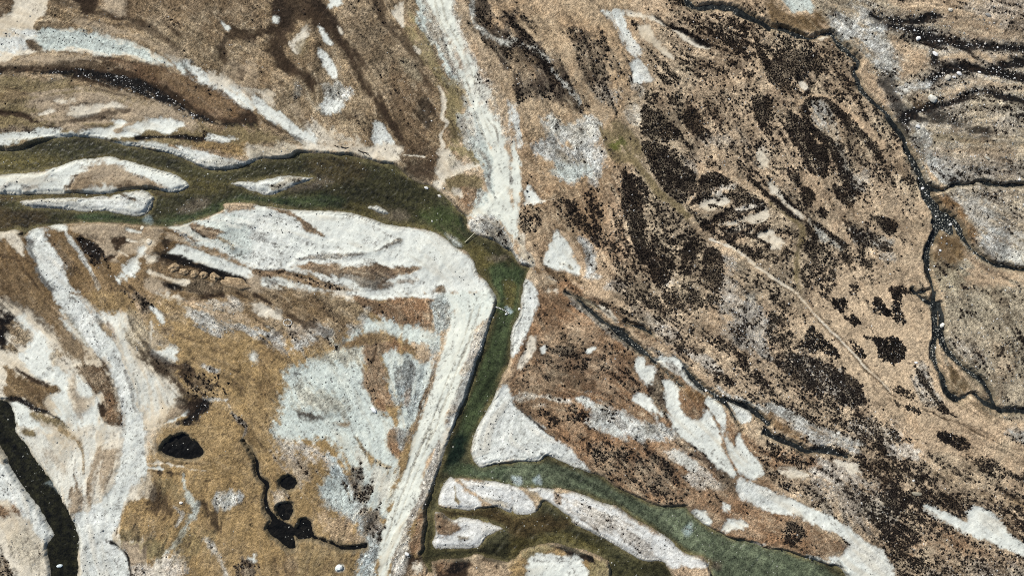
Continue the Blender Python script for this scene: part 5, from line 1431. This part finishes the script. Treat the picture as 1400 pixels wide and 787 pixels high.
RF = 0.55 * (np.random.RandomState(303).rand(NY, NX).astype(np.float32) - 0.5) + 0.45 * (stretch(fbm(3.2, 301, 1)) - 0.5)
RM = stretch(fbm(18, 311, 3, 0.6)) - 0.5
Z = CH['z'] + CH['r'] * (RF * 1.5 + RM * 1.3) + N_BIG * 1.0 + (C_MID - .5) * CH['r'] * 2.3 + (C_BIG - .5) * CH['r'] * 4.0 + dark * 0.10
Zw = -0.9 * sstep(0, -5, WSD) - 0.03
Zl = 0.03 + (Z - 0.03) * sstep(0, np.where(CH['z'] < .42, 8.0, 4.0), WSD)
Z = np.where(LAND, Zl, Zw)
edge = np.minimum(np.minimum(GX - X0, X1 - GX), np.minimum(GY - Y0, Y1 - GY))
fade = sstep(2, 46, edge + 14 * (N_MID - .5))
CC = CC * fade[..., None] + lin((160, 136, 106)) * (1 - fade[..., None])
em = sstep(2, 14, edge)
Z = Z * em + 0.9 * (1 - em)
XW = (GX - W0 / 2) * PX
YW = (H0 / 2 - GY) * PX


def normals_of(z):
    dzx = np.gradient(z, STEP * PX, axis=1)
    dzy = -np.gradient(z, STEP * PX, axis=0)
    n = np.stack([-dzx, -dzy, np.ones_like(z)], -1)
    return n / np.linalg.norm(n, axis=-1, keepdims=True)


NRM = normals_of(Z)


def ground_z(x, y):
    i = int(np.clip((x - X0) / STEP, 0, NX - 1))
    j = int(np.clip((y - Y0) / STEP, 0, NY - 1))
    return float(Z[j, i])


def at(x, y, dz=0.0):
    return ((x - W0 / 2) * PX, (H0 / 2 - y) * PX, ground_z(x, y) + dz)


# ================================================================== materials
def new_mat(name):
    m = bpy.data.materials.new(name)
    m.use_nodes = True
    nt = m.node_tree
    return m, nt, nt.nodes['Principled BSDF']


def nd(nt, kind, **inp):
    n = nt.nodes.new(kind)
    for k, v in inp.items():
        n.inputs[k.replace('_', ' ')].default_value = v
    return n


def math_node(nt, op, a, b):
    n = nt.nodes.new('ShaderNodeMath')
    n.operation = op
    for k, v in ((0, a), (1, b)):
        if isinstance(v, (int, float)):
            n.inputs[k].default_value = v
        else:
            nt.links.new(v, n.inputs[k])
    return n.outputs[0]


def surface_mat(name, rough, s1, s2, k1, k2, bump, spec=0.2, dist=0.1, use_grain=True, stretchv=None):
    """base colour from the surface's own cover, broken up by procedural grain at two sizes"""
    m, nt, b = new_mat(name)
    at_ = nt.nodes.new('ShaderNodeAttribute')
    at_.attribute_name = 'cover'
    geo = nt.nodes.new('ShaderNodeNewGeometry')
    pos = geo.outputs['Position']
    if stretchv:
        mp = nt.nodes.new('ShaderNodeMapping')
        mp.inputs['Scale'].default_value = stretchv[0]
        mp.inputs['Rotation'].default_value = (0, 0, stretchv[1])
        nt.links.new(pos, mp.inputs['Vector'])
        pos = mp.outputs[0]
    n1 = nd(nt, 'ShaderNodeTexNoise', Scale=s1, Detail=2.0, Roughness=0.6)
    n2 = nd(nt, 'ShaderNodeTexNoise', Scale=s2, Detail=3.0, Roughness=0.6)
    for n in (n1, n2):
        nt.links.new(pos, n.inputs['Vector'])
    a = math_node(nt, 'MULTIPLY', math_node(nt, 'SUBTRACT', n1.outputs[0], 0.5), k1)
    c = math_node(nt, 'MULTIPLY', math_node(nt, 'SUBTRACT', n2.outputs[0], 0.5), k2)
    s = math_node(nt, 'ADD', a, c)
    if use_grain:
        gr = nt.nodes.new('ShaderNodeAttribute')
        gr.attribute_name = 'grain'
        s = math_node(nt, 'MULTIPLY', s, gr.outputs['Fac'])
    f = math_node(nt, 'MAXIMUM', math_node(nt, 'ADD', s, 1.0), 0.12)
    vm = nt.nodes.new('ShaderNodeVectorMath')
    vm.operation = 'SCALE'
    nt.links.new(at_.outputs['Color'], vm.inputs[0])
    nt.links.new(f, vm.inputs['Scale'])
    nt.links.new(vm.outputs[0], b.inputs['Base Color'])
    b.inputs['Roughness'].default_value = rough
    b.inputs['Specular IOR Level'].default_value = spec
    if bump:
        bp = nd(nt, 'ShaderNodeBump', Strength=bump, Distance=dist)
        nt.links.new(n1.outputs[0], bp.inputs['Height'])
        nt.links.new(bp.outputs[0], b.inputs['Normal'])
    return m


M = {
    'turf': surface_mat('dry_turf', 0.95, 3.2, 1.0, 5.0, 1.6, 0.5, 0.1, 0.12),
    'gravel': surface_mat('gravel', 0.9, 3.6, 1.1, 3.4, 1.2, 0.2, 0.2, 0.10),
    'road': surface_mat('rolled_gravel', 0.9, 3.0, 0.5, 2.4, 1.0, 0.3, 0.2, 0.06),
    'water': surface_mat('river_water', 0.30, 2.2, 0.6, 2.8, 2.2, 0.2, 0.3, 0.08, False),
    'stone': surface_mat('pale_stone', 0.85, 4.0, 1.5, 1.2, 0.6, 0.2, 0.2, 0.05, False),
    'heather': surface_mat('heather', 0.95, 5.0, 1.2, 3.0, 1.0, 0.0, 0.1, 0.05, False),
    'wood': surface_mat('weathered_wood', 0.85, 9.0, 2.0, 1.0, 0.5, 0.2, 0.2, 0.02, False),
}


# ================================================================== meshes
def mesh_from(name, verts, faces, mat, colors=None, grain=None, smooth=True, nrm=None):
    """verts (n,3), faces (m,k) of one polygon size"""
    verts = np.ascontiguousarray(verts, np.float32)
    faces = np.ascontiguousarray(faces, np.int32)
    me = bpy.data.meshes.new(name)
    n, m, k = len(verts), len(faces), faces.shape[1]
    me.vertices.add(n)
    me.vertices.foreach_set('co', verts.ravel())
    me.loops.add(m * k)
    me.loops.foreach_set('vertex_index', faces.ravel())
    me.polygons.add(m)
    me.polygons.foreach_set('loop_start', np.arange(m, dtype=np.int32) * k)
    me.polygons.foreach_set('use_smooth', np.full(m, smooth, bool))
    me.update(calc_edges=True)
    if colors is not None:
        c = np.ones((n, 4), np.float32)
        c[:, :3] = np.clip(colors, 0, 1)
        me.attributes.new('cover', 'FLOAT_COLOR', 'POINT').data.foreach_set('color', c.ravel())
    if grain is not None:
        me.attributes.new('grain', 'FLOAT', 'POINT').data.foreach_set('value', np.ascontiguousarray(grain, np.float32))
    if nrm is not None:
        me.normals_split_custom_set_from_vertices(np.ascontiguousarray(nrm, np.float32))
    me.materials.append(mat)
    return me


def link(name, me, parent=None, loc=None, label=None, cat=None, group=None, kind=None):
    o = bpy.data.objects.new(name, me)
    COL.objects.link(o)
    if parent:
        o.parent = parent
    if loc is not None:
        o.location = loc
    for k, v in (('label', label), ('category', cat), ('group', group), ('kind', kind)):
        if v:
            o[k] = v
    return o


IDX = np.arange(NX * NY, dtype=np.int32).reshape(NY, NX)
QUAD = np.stack([IDX[1:, :-1], IDX[1:, 1:], IDX[:-1, 1:], IDX[:-1, :-1]], -1).reshape(-1, 4)
VFLAT = np.stack([XW, YW, Z], -1).reshape(-1, 3)
CFLAT = CC.reshape(-1, 3)
GFLAT = CH['g'].ravel()
NFLAT = NRM.reshape(-1, 3)


def grid_piece(name, sel, mat, V, C, G, N, extra=None):
    f = QUAD[sel]
    used = np.zeros(NX * NY, bool)
    used[f.ravel()] = True
    remap = np.cumsum(used, dtype=np.int32) - 1
    v, c, f = V[used], C[used], remap[f]
    g = None if G is None else G[used]
    n = None if N is None else N[used]
    if extra:
        ev, ef = extra
        f = np.vstack([f, np.array(ef, np.int32) + len(v)])
        v = np.vstack([v, np.array(ev, np.float32)])
        c = np.vstack([c, np.repeat(lin((160, 136, 106))[None], len(ev), 0)])
        g = np.concatenate([g, np.full(len(ev), .6)])
        n = np.vstack([n, np.repeat([[0, 0, 1.0]], len(ev), 0)])
    return mesh_from(name, v, f, mat, c, g, True, n)


# pieces of the setting: a spot under water always belongs to the valley floor
FREG = np.where(WSD < -1.5, 0, REG)[:-1, :-1].ravel()
xa, xb, ya, yb = XW.min(), XW.max(), YW.min(), YW.max()
E, zf = 2600.0, 0.9
ring_v = [(-E, -E, zf), (E, -E, zf), (E, E, zf), (-E, E, zf), (xa, ya, zf), (xb, ya, zf), (xb, yb, zf), (xa, yb, zf)]
ring_f = [(0, 1, 5, 4), (1, 2, 6, 5), (2, 3, 7, 6), (3, 0, 4, 7)]
me = grid_piece('ground', FREG == 0, M['turf'], VFLAT, CFLAT, GFLAT, NFLAT, (ring_v, ring_f))
link('ground', me, kind='structure', label='tan and brown valley floor of dry grass, bog and bare soil', cat='ground')
CATS = {'gravel_bar': 'gravel bar', 'gravel_road': 'road', 'gravel_track': 'track', 'footpath': 'path', 'vehicle_track': 'track'}
for r in range(1, len(REGS)):
    name, label, mat = REGS[r]
    sel = FREG == r
    if sel.sum() < 6:
        continue
    me = grid_piece(name, sel, M[mat], VFLAT, CFLAT, GFLAT, NFLAT)
    link(name, me, kind='structure', label=label, cat=CATS[name])

# open water, a sheet at level zero reaching a little under its banks
CREST = (stretch(vnoise(5.2, 407, wy=13, ang=0.66)) - 0.5) * sstep(-40, 60, GX - 640 + (GY - 640) * .6) * sstep(600, 650, GY)
RIP = 2.2 * CREST + 0.8 * (stretch(fbm(3.6, 401, 2, 0.7)) - 0.5) + 0.3 * (np.random.RandomState(403).rand(NY, NX).astype(np.float32) - 0.5)
ZWAT = (RIP * 0.16 * sstep(1, -6, WSD)).astype(np.float32)
WV = np.stack([XW, YW, ZWAT], -1).reshape(-1, 3)
WN = normals_of(ZWAT).reshape(-1, 3)
wmin = WSD[:-1, :-1].ravel()
wid_f = WID[:-1, :-1].ravel()
deep = sstep(0, -4, WSD)[..., None]
shal = (sstep(-7, 0, WSD) * (.12 + .5 * N_MID) * (WID == RIVER))[..., None]
WC = WC * (1 - shal) + lin((124, 114, 78)) * shal
WC *= np.clip(.18 + .6 * C_MID + .35 * N_MID + .25 * C_FINE + .5 * C_BIG + .25 * (N_FINE - .5) + .35 * (np.random.RandomState(77).rand(NY, NX) - .5), .3, 1.8)[..., None]
WCOL = (WC * (0.9 + 0.1 * (1 - deep))).reshape(-1, 3)
inner = (edge[:-1, :-1] > 6).ravel()
for w in range(1, len(WIDS)):
    sel = (wid_f == w) & (wmin < 2.6) & inner
    me = grid_piece(WIDS[w][0], sel, M['water'], WV, WCOL, None, WN)
    link(WIDS[w][0], me, kind='structure', label=WIDS[w][1], cat=WIDS[w][0])


# ================================================================== scattered ground pieces
def sample(field, px, py):
    i = np.clip(((px - X0) / STEP).astype(int), 0, NX - 1)
    j = np.clip(((py - Y0) / STEP).astype(int), 0, NY - 1)
    return field[j, i]


def jitter_grid(sp, seed, pad=30):
    rs = np.random.RandomState(seed)
    xs = np.arange(-pad, W0 + pad, sp)
    ys = np.arange(-pad, H0 + pad, sp)
    x, y = np.meshgrid(xs, ys)
    x = x.ravel() + rs.uniform(-.6, .6, x.size) * sp
    y = y.ravel() + rs.uniform(-.6, .6, y.size) * sp
    return x, y, rs


def tufts(name, px, py, rs, rad, high, mat, cols):
    """low bushy cushions: a raised middle, a ragged rim"""
    n = len(px)
    k = 6
    ang = np.linspace(0, 2 * np.pi, k, endpoint=False)[None] + rs.uniform(0, 6.28, (n, 1))
    rr = rad[:, None] * rs.uniform(.55, 1.35, (n, k))
    X = (px - W0 / 2) * PX
    Y = (H0 / 2 - py) * PX
    zz = sample(Z, px, py)
    v = np.zeros((n, k + 1, 3), np.float32)
    v[:, 0, 0] = X + rs.uniform(-.3, .3, n) * rad
    v[:, 0, 1] = Y + rs.uniform(-.3, .3, n) * rad
    v[:, 0, 2] = zz + high
    v[:, 1:, 0] = X[:, None] + rr * np.cos(ang)
    v[:, 1:, 1] = Y[:, None] + rr * np.sin(ang)
    v[:, 1:, 2] = zz[:, None] + rs.uniform(-.06, .12, (n, k)) * high[:, None] - .02
    f = np.zeros((n, k, 3), np.int32)
    base = np.arange(n)[:, None] * (k + 1)
    f[:, :, 0] = base
    f[:, :, 1] = base + 1 + np.arange(k)[None]
    f[:, :, 2] = base + 1 + (np.arange(k)[None] + 1) % k
    c = np.repeat(cols[:, None], k + 1, 1)
    return mesh_from(name, v.reshape(-1, 3), f.reshape(-1, 3), mat, c.reshape(-1, 3), None, False)


OCT_V = np.array([(1, 0, 0), (0, 1, 0), (-1, 0, 0), (0, -1, 0), (0, 0, 1), (0, 0, -.4)], np.float32)
OCT_F = np.array([(0, 1, 4), (1, 2, 4), (2, 3, 4), (3, 0, 4), (1, 0, 5), (2, 1, 5), (3, 2, 5), (0, 3, 5)], np.int32)


def stones(name, px, py, rs, rad, mat, cols, zf=None):
    n = len(px)
    sc = rad[:, None] * rs.uniform(.6, 1.35, (n, 3))
    sc[:, 2] *= .75
    v = OCT_V[None] * sc[:, None] * rs.uniform(.75, 1.25, (n, 6, 1))
    a = rs.uniform(0, 6.28, n)
    ca, sa = np.cos(a)[:, None], np.sin(a)[:, None]
    vx = v[:, :, 0] * ca - v[:, :, 1] * sa
    vy = v[:, :, 0] * sa + v[:, :, 1] * ca
    zz = sample(Z, px, py) if zf is None else zf
    out = np.stack([vx + ((px - W0 / 2) * PX)[:, None], vy + ((H0 / 2 - py) * PX)[:, None],
                    v[:, :, 2] + zz[:, None] if np.ndim(zz) else v[:, :, 2] + zz], -1)
    f = OCT_F[None] + (np.arange(n) * 6)[:, None, None]
    c = np.repeat(cols[:, None], 6, 1)
    return mesh_from(name, out.reshape(-1, 3), f.reshape(-1, 3), mat, c.reshape(-1, 3), None, False)


def shade(rs, n, a, b):
    t = rs.uniform(0, 1, (n, 1))
    return (lin(a) * (1 - t) + lin(b) * t).astype(np.float32)


# heather: cushions wherever the cover is dense enough
x, y, rs = jitter_grid(1.75, 601)
hd, uu, tw = sample(HD, x, y), sample(U, x, y), sample(TOWN, x, y)
keep = (hd > uu + .01) & (tw == 0)
hx, hy = x[keep], y[keep]
n = len(hx)
print('heather cushions', n)
me = tufts('heather', hx, hy, rs, rs.uniform(.16, .36, n), rs.uniform(.08, .30, n), M['heather'], shade(rs, n, (38, 32, 29), (5, 4, 5)))
link('heather', me, kind='stuff', label='dark low heather scattered over the dry slopes', cat='heather')
for k, (label, d, sd, sl, soft, a) in enumerate(HTHING):
    kk = np.flatnonzero(tw == k + 1)
    if len(kk) < 3:
        continue
    q = np.stack([x[kk], y[kk]], 1)                # only the cushions that grow together belong to the island
    left, best = set(range(len(kk))), []
    while left:
        todo = [left.pop()]
        got = list(todo)
        while todo:
            i = todo.pop()
            nb = [j for j in left if abs(q[j, 0] - q[i, 0]) < 2.6 and abs(q[j, 1] - q[i, 1]) < 2.6]
            left.difference_update(nb)
            todo += nb
            got += nb
        best = max(best, got, key=len)
    kk = kk[sorted(best)]
    n = len(kk)
    if n < 3:
        continue
    cx, cy = x[kk].mean(), y[kk].mean()
    me = tufts('heather_patch', x[kk], y[kk], rs, rs.uniform(.20, .42, n), rs.uniform(.10, .36, n), M['heather'], shade(rs, n, (36, 31, 29), (6, 6, 6)))
    base = at(cx, cy)
    me.transform(__import__('mathutils').Matrix.Translation((-base[0], -base[1], -base[2])))
    link('heather_patch', me, loc=base, label=label, cat='heather', group='heather islands in the dry grass')

# loose stones
x, y, rs = jitter_grid(2.3, 701)
land = sample(WSD, x, y) > .5
p = sample(CH['ps'], x, y) * np.clip(2.0 * sample(C_MID, x, y) ** 1.5 + .1, 0, 2) * .62
keep = land & (rs.rand(len(x)) < p)
n = int(keep.sum())
print('pale stones', n)
me = stones('pale_stones', x[keep], y[keep], rs, .10 + .22 * rs.rand(n) ** 2.2, M['stone'], shade(rs, n, (140, 137, 130), (226, 224, 218)))
link('pale_stones', me, kind='stuff', label='small pale stones strewn over gravel and wet gullies', cat='stones')
x, y, rs = jitter_grid(2.3, 711)
land = sample(WSD, x, y) > .5
keep = land & (rs.rand(len(x)) < sample(CH['ds'], x, y) * np.clip(2.2 * sample(C_MID, x, y) ** 2 + .1, 0, 2) * .5)
n = int(keep.sum())
print('dark stones', n)
me = stones('dark_stones', x[keep], y[keep], rs, .12 + .24 * rs.rand(n) ** 2, M['stone'], shade(rs, n, (150, 151, 147), (70, 71, 70)))
link('dark_stones', me, kind='stuff', label='small dark stones scattered on the gravel bars', cat='stones')
x, y, rs = jitter_grid(2.3, 721)
sdw = sample(WSD, x, y)
pw = np.where((sdw < 0) & (sdw > -2.0) & (sample(WID, x, y) == RIVER), .10, sample(WPS, x, y) * np.clip(3.2 * sample(C_BIG, x, y) ** 2.5, 0, 3) * 1.3)
keep = (sdw < .6) & (rs.rand(len(x)) < pw * .8)
n = int(keep.sum())
print('river stones', n)
me = stones('river_stones', x[keep], y[keep], rs, .10 + .24 * rs.rand(n) ** 2.2, M['stone'], shade(rs, n, (84, 82, 70), (200, 200, 190)), 0.0)
link('river_stones', me, kind='stuff', label='pale stones breaking the surface of the shallow rivers', cat='stones')


# ================================================================== things
from mathutils import Vector, noise
import bmesh


def boulder_mesh(name, rx, ry, rz, seed, tone, sub=2, rough=.28):
    bm = bmesh.new()
    bmesh.ops.create_icosphere(bm, subdivisions=sub, radius=1.0)
    off = Vector((seed * 3.7, seed * 1.9, seed * .7))
    for v in bm.verts:
        n1 = noise.noise(v.co * 1.1 + off)
        n2 = noise.noise(v.co * 2.6 + off * 2)
        v.co *= 1 + rough * n1 * 1.6 + rough * n2 * .6
        v.co.x *= rx
        v.co.y *= ry
        v.co.z = max(v.co.z, -.35) * rz
    vs = np.array([v.co[:] for v in bm.verts], np.float32)
    fs = np.array([[v.index for v in f.verts] for f in bm.faces], np.int32)
    bm.free()
    c = np.repeat(lin(tone)[None], len(vs), 0)
    return mesh_from(name, vs, fs, M['stone'], c, None, False)


#                  x, y, half length, half width (px), turn, tone, label
BOULDERS = [
    (1253.5, 54, 3.6, 3.0, .3, (232, 230, 226), 'squarish white boulder on the rim of the uppermost dark gully'),
    (1277.5, 75, 4.6, 2.6, -.6, (234, 232, 228), 'white lozenge-shaped boulder where a short gully spur branches off'),
    (1308, 102, 4.0, 2.6, -.5, (230, 228, 224), 'white oval boulder in the middle gully with smaller stones around it'),
    (1293, 108, 4.2, 4.0, .2, (190, 184, 170), 'dull buff boulder beside the white oval boulder'),
    (1301, 107, 3.0, 1.6, -.3, (224, 222, 218), 'thin white stone between the dull buff boulder and the white oval one'),
    (1272, 136, 6.6, 4.8, -.5, (226, 222, 208), 'broadest cream boulder, above the lowest gully'),
    (1252, 174, 3.6, 2.4, -.4, (222, 222, 218), 'pale boulder on the creek east bank below the gully mouth'),
    (1295.5, 16, 3.2, 2.2, -.5, (214, 206, 190), 'lone buff boulder on the bare slope near the top edge'),
    (1348, 23, 4.5, 2.4, -.5, (150, 148, 142), 'grey leaning slab with a dark shadow on the bare slope'),
    (1288, 444.5, 3.2, 2.8, .6, (232, 230, 216), 'lone white boulder on the black creek half-way down'),
    (1251, 495, 2.6, 1.5, -.2, (236, 234, 230), 'small white stone on dry grass west of the creek fork'),
    (1337, 100, 2.4, 1.6, .0, (232, 230, 226), 'small white boulder at the eastern end of the middle gully'),
    (1347, 217, 4.4, 1.8, -.5, (182, 176, 160), 'long buff boulder on the stony eastern slope'),
    (1390, 246, 2.0, 1.6, .9, (236, 232, 226), 'bright little stone just above the thin eastern rill'),
    (1397, 281, 3.2, 1.6, -.7, (190, 188, 180), 'dark-shadowed slab at the eastern edge below the thin rill'),
    (1261, 258, 2.4, 1.8, .2, (214, 214, 214), 'pale boulder at the mouth of the thin eastern rill'),
    (1299, 307, 2.6, 2.0, .3, (206, 206, 202), 'pale boulder in the little pool beside the creek fork'),
    (512, 560, 5.0, 3.0, -.5, (240, 242, 240), 'bright white rock on the gravel apron west of the lower road'),
    (464, 774, 5.6, 4.4, .5, (226, 232, 228), 'angular pale slab on brown grass near the bottom edge'),
    (557, 755, 3.2, 2.2, -.6, (226, 226, 222), 'white boulder at the head of the bank below the lower road'),
    (250, 685.5, 3.0, 2.0, .2, (220, 216, 208), 'small pale rock on the brown bog between pond and spring'),
    (1250.5, 672.5, 7.5, 2.6, -.12, (160, 152, 132), 'long buff slab in black heather of the south-east'),
    (1246, 655, 2.0, 1.4, .2, (214, 212, 204), 'pale stone just above the long buff slab'),
    (82, 773, 4.0, 2.4, .2, (210, 220, 220), 'white rock breaking the south-western stream near the bottom edge'),
    (692, 429, 2.0, 1.5, .2, (226, 230, 226), 'pale stone at the end of the stone weir'),
    (710, 422, 2.0, 1.6, .1, (236, 236, 230), 'white stone standing in the river below the eastern gravel bar'),
    (583, 257, 3.0, 1.8, -.4, (226, 226, 222), 'white boulder on the outer bank of the river bend'),
    (601, 268, 3.0, 1.8, -.6, (214, 210, 200), 'pale boulder under the little rust-coloured knoll'),
]
for k, (bx, by, la, lb, rot, tone, label) in enumerate(BOULDERS):
    me = boulder_mesh('boulder', la * PX, lb * PX, min(la, lb) * PX * .8, k + 3, tone)
    o = link('boulder', me, loc=at(bx, by, .05), label=label, cat='boulder')
    if WSD[int((by - Y0) / STEP), int((bx - X0) / STEP)] < 0:
        o.location.z = .08
    o.rotation_euler.z = rot

# the many like boulders of the gullies: separate, told apart by nothing
GULLY = [
    ('pale cobble lying in the uppermost dark gully', 'cobbles of the uppermost gully', 34, [(1190, 40), (1225, 43), (1255, 46), (1280, 54), (1300, 62), (1345, 65), (1396, 73)], 6),
    ('pale cobble lying in the middle dark gully', 'cobbles of the middle gully', 30, [(1225, 122), (1255, 116), (1280, 105), (1300, 96), (1330, 97), (1375, 106)], 6),
    ('pale cobble lying in the lowest dark gully', 'cobbles of the lowest gully', 24, [(1232, 160), (1250, 152), (1270, 146), (1300, 137), (1330, 126), (1355, 128)], 5),
    ('pale cobble lying in the black upper-left wet gully', 'cobbles of the wet north-western gully', 26, [(108, 98), (140, 104), (178, 114), (210, 128), (240, 148), (270, 160)], 5),
    ('pale cobble lying beside the black boulder-strewn creek', 'cobbles beside the creek', 40, [(1238, 170), (1252, 215), (1262, 260), (1282, 295), (1285, 330), (1276, 360), (1280, 420), (1280, 480)], 9),
    ('pale cobble lying in the lower course of the little dark stream', 'cobbles of the little dark stream', 26, [(950, 520), (975, 537), (1000, 555), (1040, 575), (1070, 600), (1110, 614), (1150, 622)], 6),
]
rnd = random.Random(77)
protos = [boulder_mesh('cobble', 1, 1, .7, 40 + q, t, 1) for q, t in enumerate([(220, 218, 214), (176, 176, 172), (230, 230, 228), (140, 140, 138), (196, 190, 180)])]
for label, group, num, path, wide in GULLY:
    for q in range(num):
        t = rnd.random() * (len(path) - 1)
        i = int(t)
        f = t - i
        cx = path[i][0] * (1 - f) + path[i + 1][0] * f + rnd.gauss(0, wide * .6)
        cy = path[i][1] * (1 - f) + path[i + 1][1] * f + rnd.gauss(0, wide * .6)
        if cx > 1396 or cx < 4:
            continue
        o = link('cobble', rnd.choice(protos), loc=at(cx, cy, .03), label=label, cat='stone', group=group)
        r = (.6 + 1.0 * rnd.random() ** 2) * PX
        o.scale = (r * rnd.uniform(.8, 1.4), r, r)
        o.rotation_euler.z = rnd.random() * 6.28
        if WSD[int((cy - Y0) / STEP), int((cx - X0) / STEP)] < 0:
            o.location.z = .06


def dome(name, rx, ry, h, seed, ca, cb, mat, seg=28, rings=7, rough=.2):
    vs, cs, fs = [], [], []
    a_, b_ = lin(ca), lin(cb)
    for i in range(rings + 1):
        q = i / rings
        for j in range(seg):
            th = 2 * math.pi * j / seg
            w = 1 + rough * noise.noise(Vector((math.cos(th) * 1.2 + seed * 5, math.sin(th) * 1.2, seed)))
            p = Vector((rx * q * w * math.cos(th), ry * q * w * math.sin(th), 0))
            z = h * (1 - q ** 2.6) * (1 + .5 * noise.noise(Vector((p.x * 1.3 + seed, p.y * 1.3, seed)))) - (.3 if i == rings else .0)
            vs.append((p.x, p.y, z))
            t = min(1, max(0, .5 + 1.1 * noise.noise(Vector((p.x * 2.2, p.y * 2.2, seed * 2.0)))))
            cs.append(a_ * (1 - t) + b_ * t)
    for i in range(rings):
        for j in range(seg):
            k = (j + 1) % seg
            fs.append((i * seg + j, (i + 1) * seg + j, (i + 1) * seg + k, i * seg + k))
    return mesh_from(name, np.array(vs), np.array(fs), mat, np.array(cs), np.full(len(vs), .6))


MOUNDS = [
    (239.5, 366.0, 8.6, 6.4, .2, 'westernmost turf hummock on the dark ditch, widest of the small ones'),
    (252.5, 371.0, 7.0, 5.4, 0, 'low turf hummock joined to a wider one on its west in the ditch row'),
    (267.5, 374.5, 6.6, 6.2, .3, 'squarish turf hummock in the middle of the ditch row'),
    (280.5, 376.2, 6.4, 6.0, 0, 'yellow-topped turf hummock before the long ridge in the ditch row'),
    (295, 379.5, 8.0, 6.4, -.2, 'pale turf hummock at the head of the long ridge beside the ditch'),
    (322, 387, 25, 8, -.24, 'long low turf ridge ending the row of hummocks along the ditch'),
]
for k, (mx, my, ra, rb, rot, label) in enumerate(MOUNDS):
    me = dome('turf_hummock', ra * PX, rb * PX, 0.9, k + 2, (184, 162, 130), (122, 102, 78), M['turf'], rough=.5)
    o = link('turf_hummock', me, loc=at(mx, my, -.05), label=label, cat='mound', group='turf hummocks along the dark ditch')
    o.rotation_euler.z = rot
for k, (mx, my, r, label) in enumerate([(196.5, 312, 3.2, 'small pale sand cone on the bare south bank of the river'),
                                        (205.5, 330.5, 5.0, 'white sand cone at the top of the white gravel streak')]):
    me = dome('sand_cone', r * PX, r * PX, 0.28 * r * PX, k + 20, (226, 220, 204), (196, 184, 160), M['gravel'], 20, 6, .15)
    link('sand_cone', me, loc=at(mx, my, -.04), label=label, cat='mound')


def tube(name, pts, radii, tone, parent=None, seg=7):
    vs, fs = [], []
    for i, p in enumerate(pts):
        p = Vector(p)
        d = Vector(pts[min(i + 1, len(pts) - 1)]) - Vector(pts[max(i - 1, 0)])
        d.normalize()
        u = d.cross(Vector((0, 0, 1))).normalized()
        w = u.cross(d)
        for j in range(seg):
            th = 2 * math.pi * j / seg
            vs.append((p + (u * math.cos(th) + w * math.sin(th)) * radii[i])[:])
    for i in range(len(pts) - 1):
        for j in range(seg):
            k = (j + 1) % seg
            fs.append((i * seg + j, i * seg + k, (i + 1) * seg + k, (i + 1) * seg + j))
    me = mesh_from(name, np.array(vs), np.array(fs), M['wood'], np.repeat(lin(tone)[None], len(vs), 0))
    return link(name, me, parent=parent)


def empty(name, loc, label, cat, group=None):
    return link(name, None, loc=loc, label=label, cat=cat, group=group)


# driftwood stranded on the outer shore of the bend
def driftwood(x, y, stems, label):
    e = empty('driftwood', at(x, y, .02), label, 'driftwood', 'driftwood on the sand shore')
    for q, (nm, pts) in enumerate(stems):
        P3 = [((px - x) * PX, (y - py) * PX, .12 + .05 * i) for i, (px, py) in enumerate(pts)]
        rr = np.linspace(.22 if q == 0 else .15, .06, len(P3))
        tube(nm, P3, rr, (62, 54, 46), e)


driftwood(460, 201, [('trunk', [(458.5, 199.5), (461, 201), (464.5, 202.6)]), ('branch', [(461, 201), (463, 200.4), (464.5, 200.8)])], 'short dark driftwood log farthest up the sand shore')
driftwood(472, 202.5, [('trunk', [(467, 201.2), (472, 203), (478, 202.2)]), ('branch', [(471, 202.7), (468.5, 202.2), (467, 202.4)])], 'thin bowed driftwood branch between the log and the forked branch')
driftwood(497, 208, [('trunk', [(490.5, 206), (494, 208), (499, 209), (504, 209.6)]), ('branch', [(495.5, 208.3), (497.5, 211), (499, 213.3)]), ('branch', [(499, 209), (503, 211.5), (507, 214)])], 'forked dark driftwood branch with two prongs by the water edge')

# a single pole laid across the narrow pool
e = empty('pole', at(642.5, 325, 0), 'thin pale pole lying across the dark pool at the river narrows', 'pole')
e.location.z = .5
tube('shaft', [((635.5 - 642.5) * PX, (325 - 331.5) * PX, -.1), (0, 0, .25), ((649.5 - 642.5) * PX, (325 - 318) * PX, .5)], [.13, .12, .09], (206, 200, 172), e)

# stone weir reaching into the straight reach
e = empty('stone_weir', ((686 - 700) * PX, (393.5 - 424.5) * PX, 0), 'short line of white stones reaching from the great bar into the river', 'weir')
for q in range(11):
    t = q / 10
    wx, wy = 674.5 + 21 * t, 418.6 + 9.2 * t - 1.2 * math.sin(t * 3.1)
    me = boulder_mesh('stone', (1.5 - .5 * t) * PX, (1.1 - .3 * t) * PX, .32, 60 + q, (222, 220, 212), 1)
    o = link('stone', me, parent=e, loc=((wx - 686) * PX, (424.5 - wy) * PX, .06))
    o.rotation_euler.z = -.5 + .4 * math.sin(q * 2.1)

# ring of stones on the mottled bog
e = empty('stone_ring', at(394, 440.5), 'small ring of white stones on mottled ground west of the rust bank', 'stone ring')
for q in range(14):
    th = 2 * math.pi * q / 14
    me = boulder_mesh('stone', 1.2 * PX, .9 * PX, .3, 90 + q, (226, 222, 212), 1)
    o = link('stone', me, parent=e, loc=(5.6 * PX * math.cos(th), 4.2 * PX * math.sin(th), .05))
    o.rotation_euler.z = th + 1.57
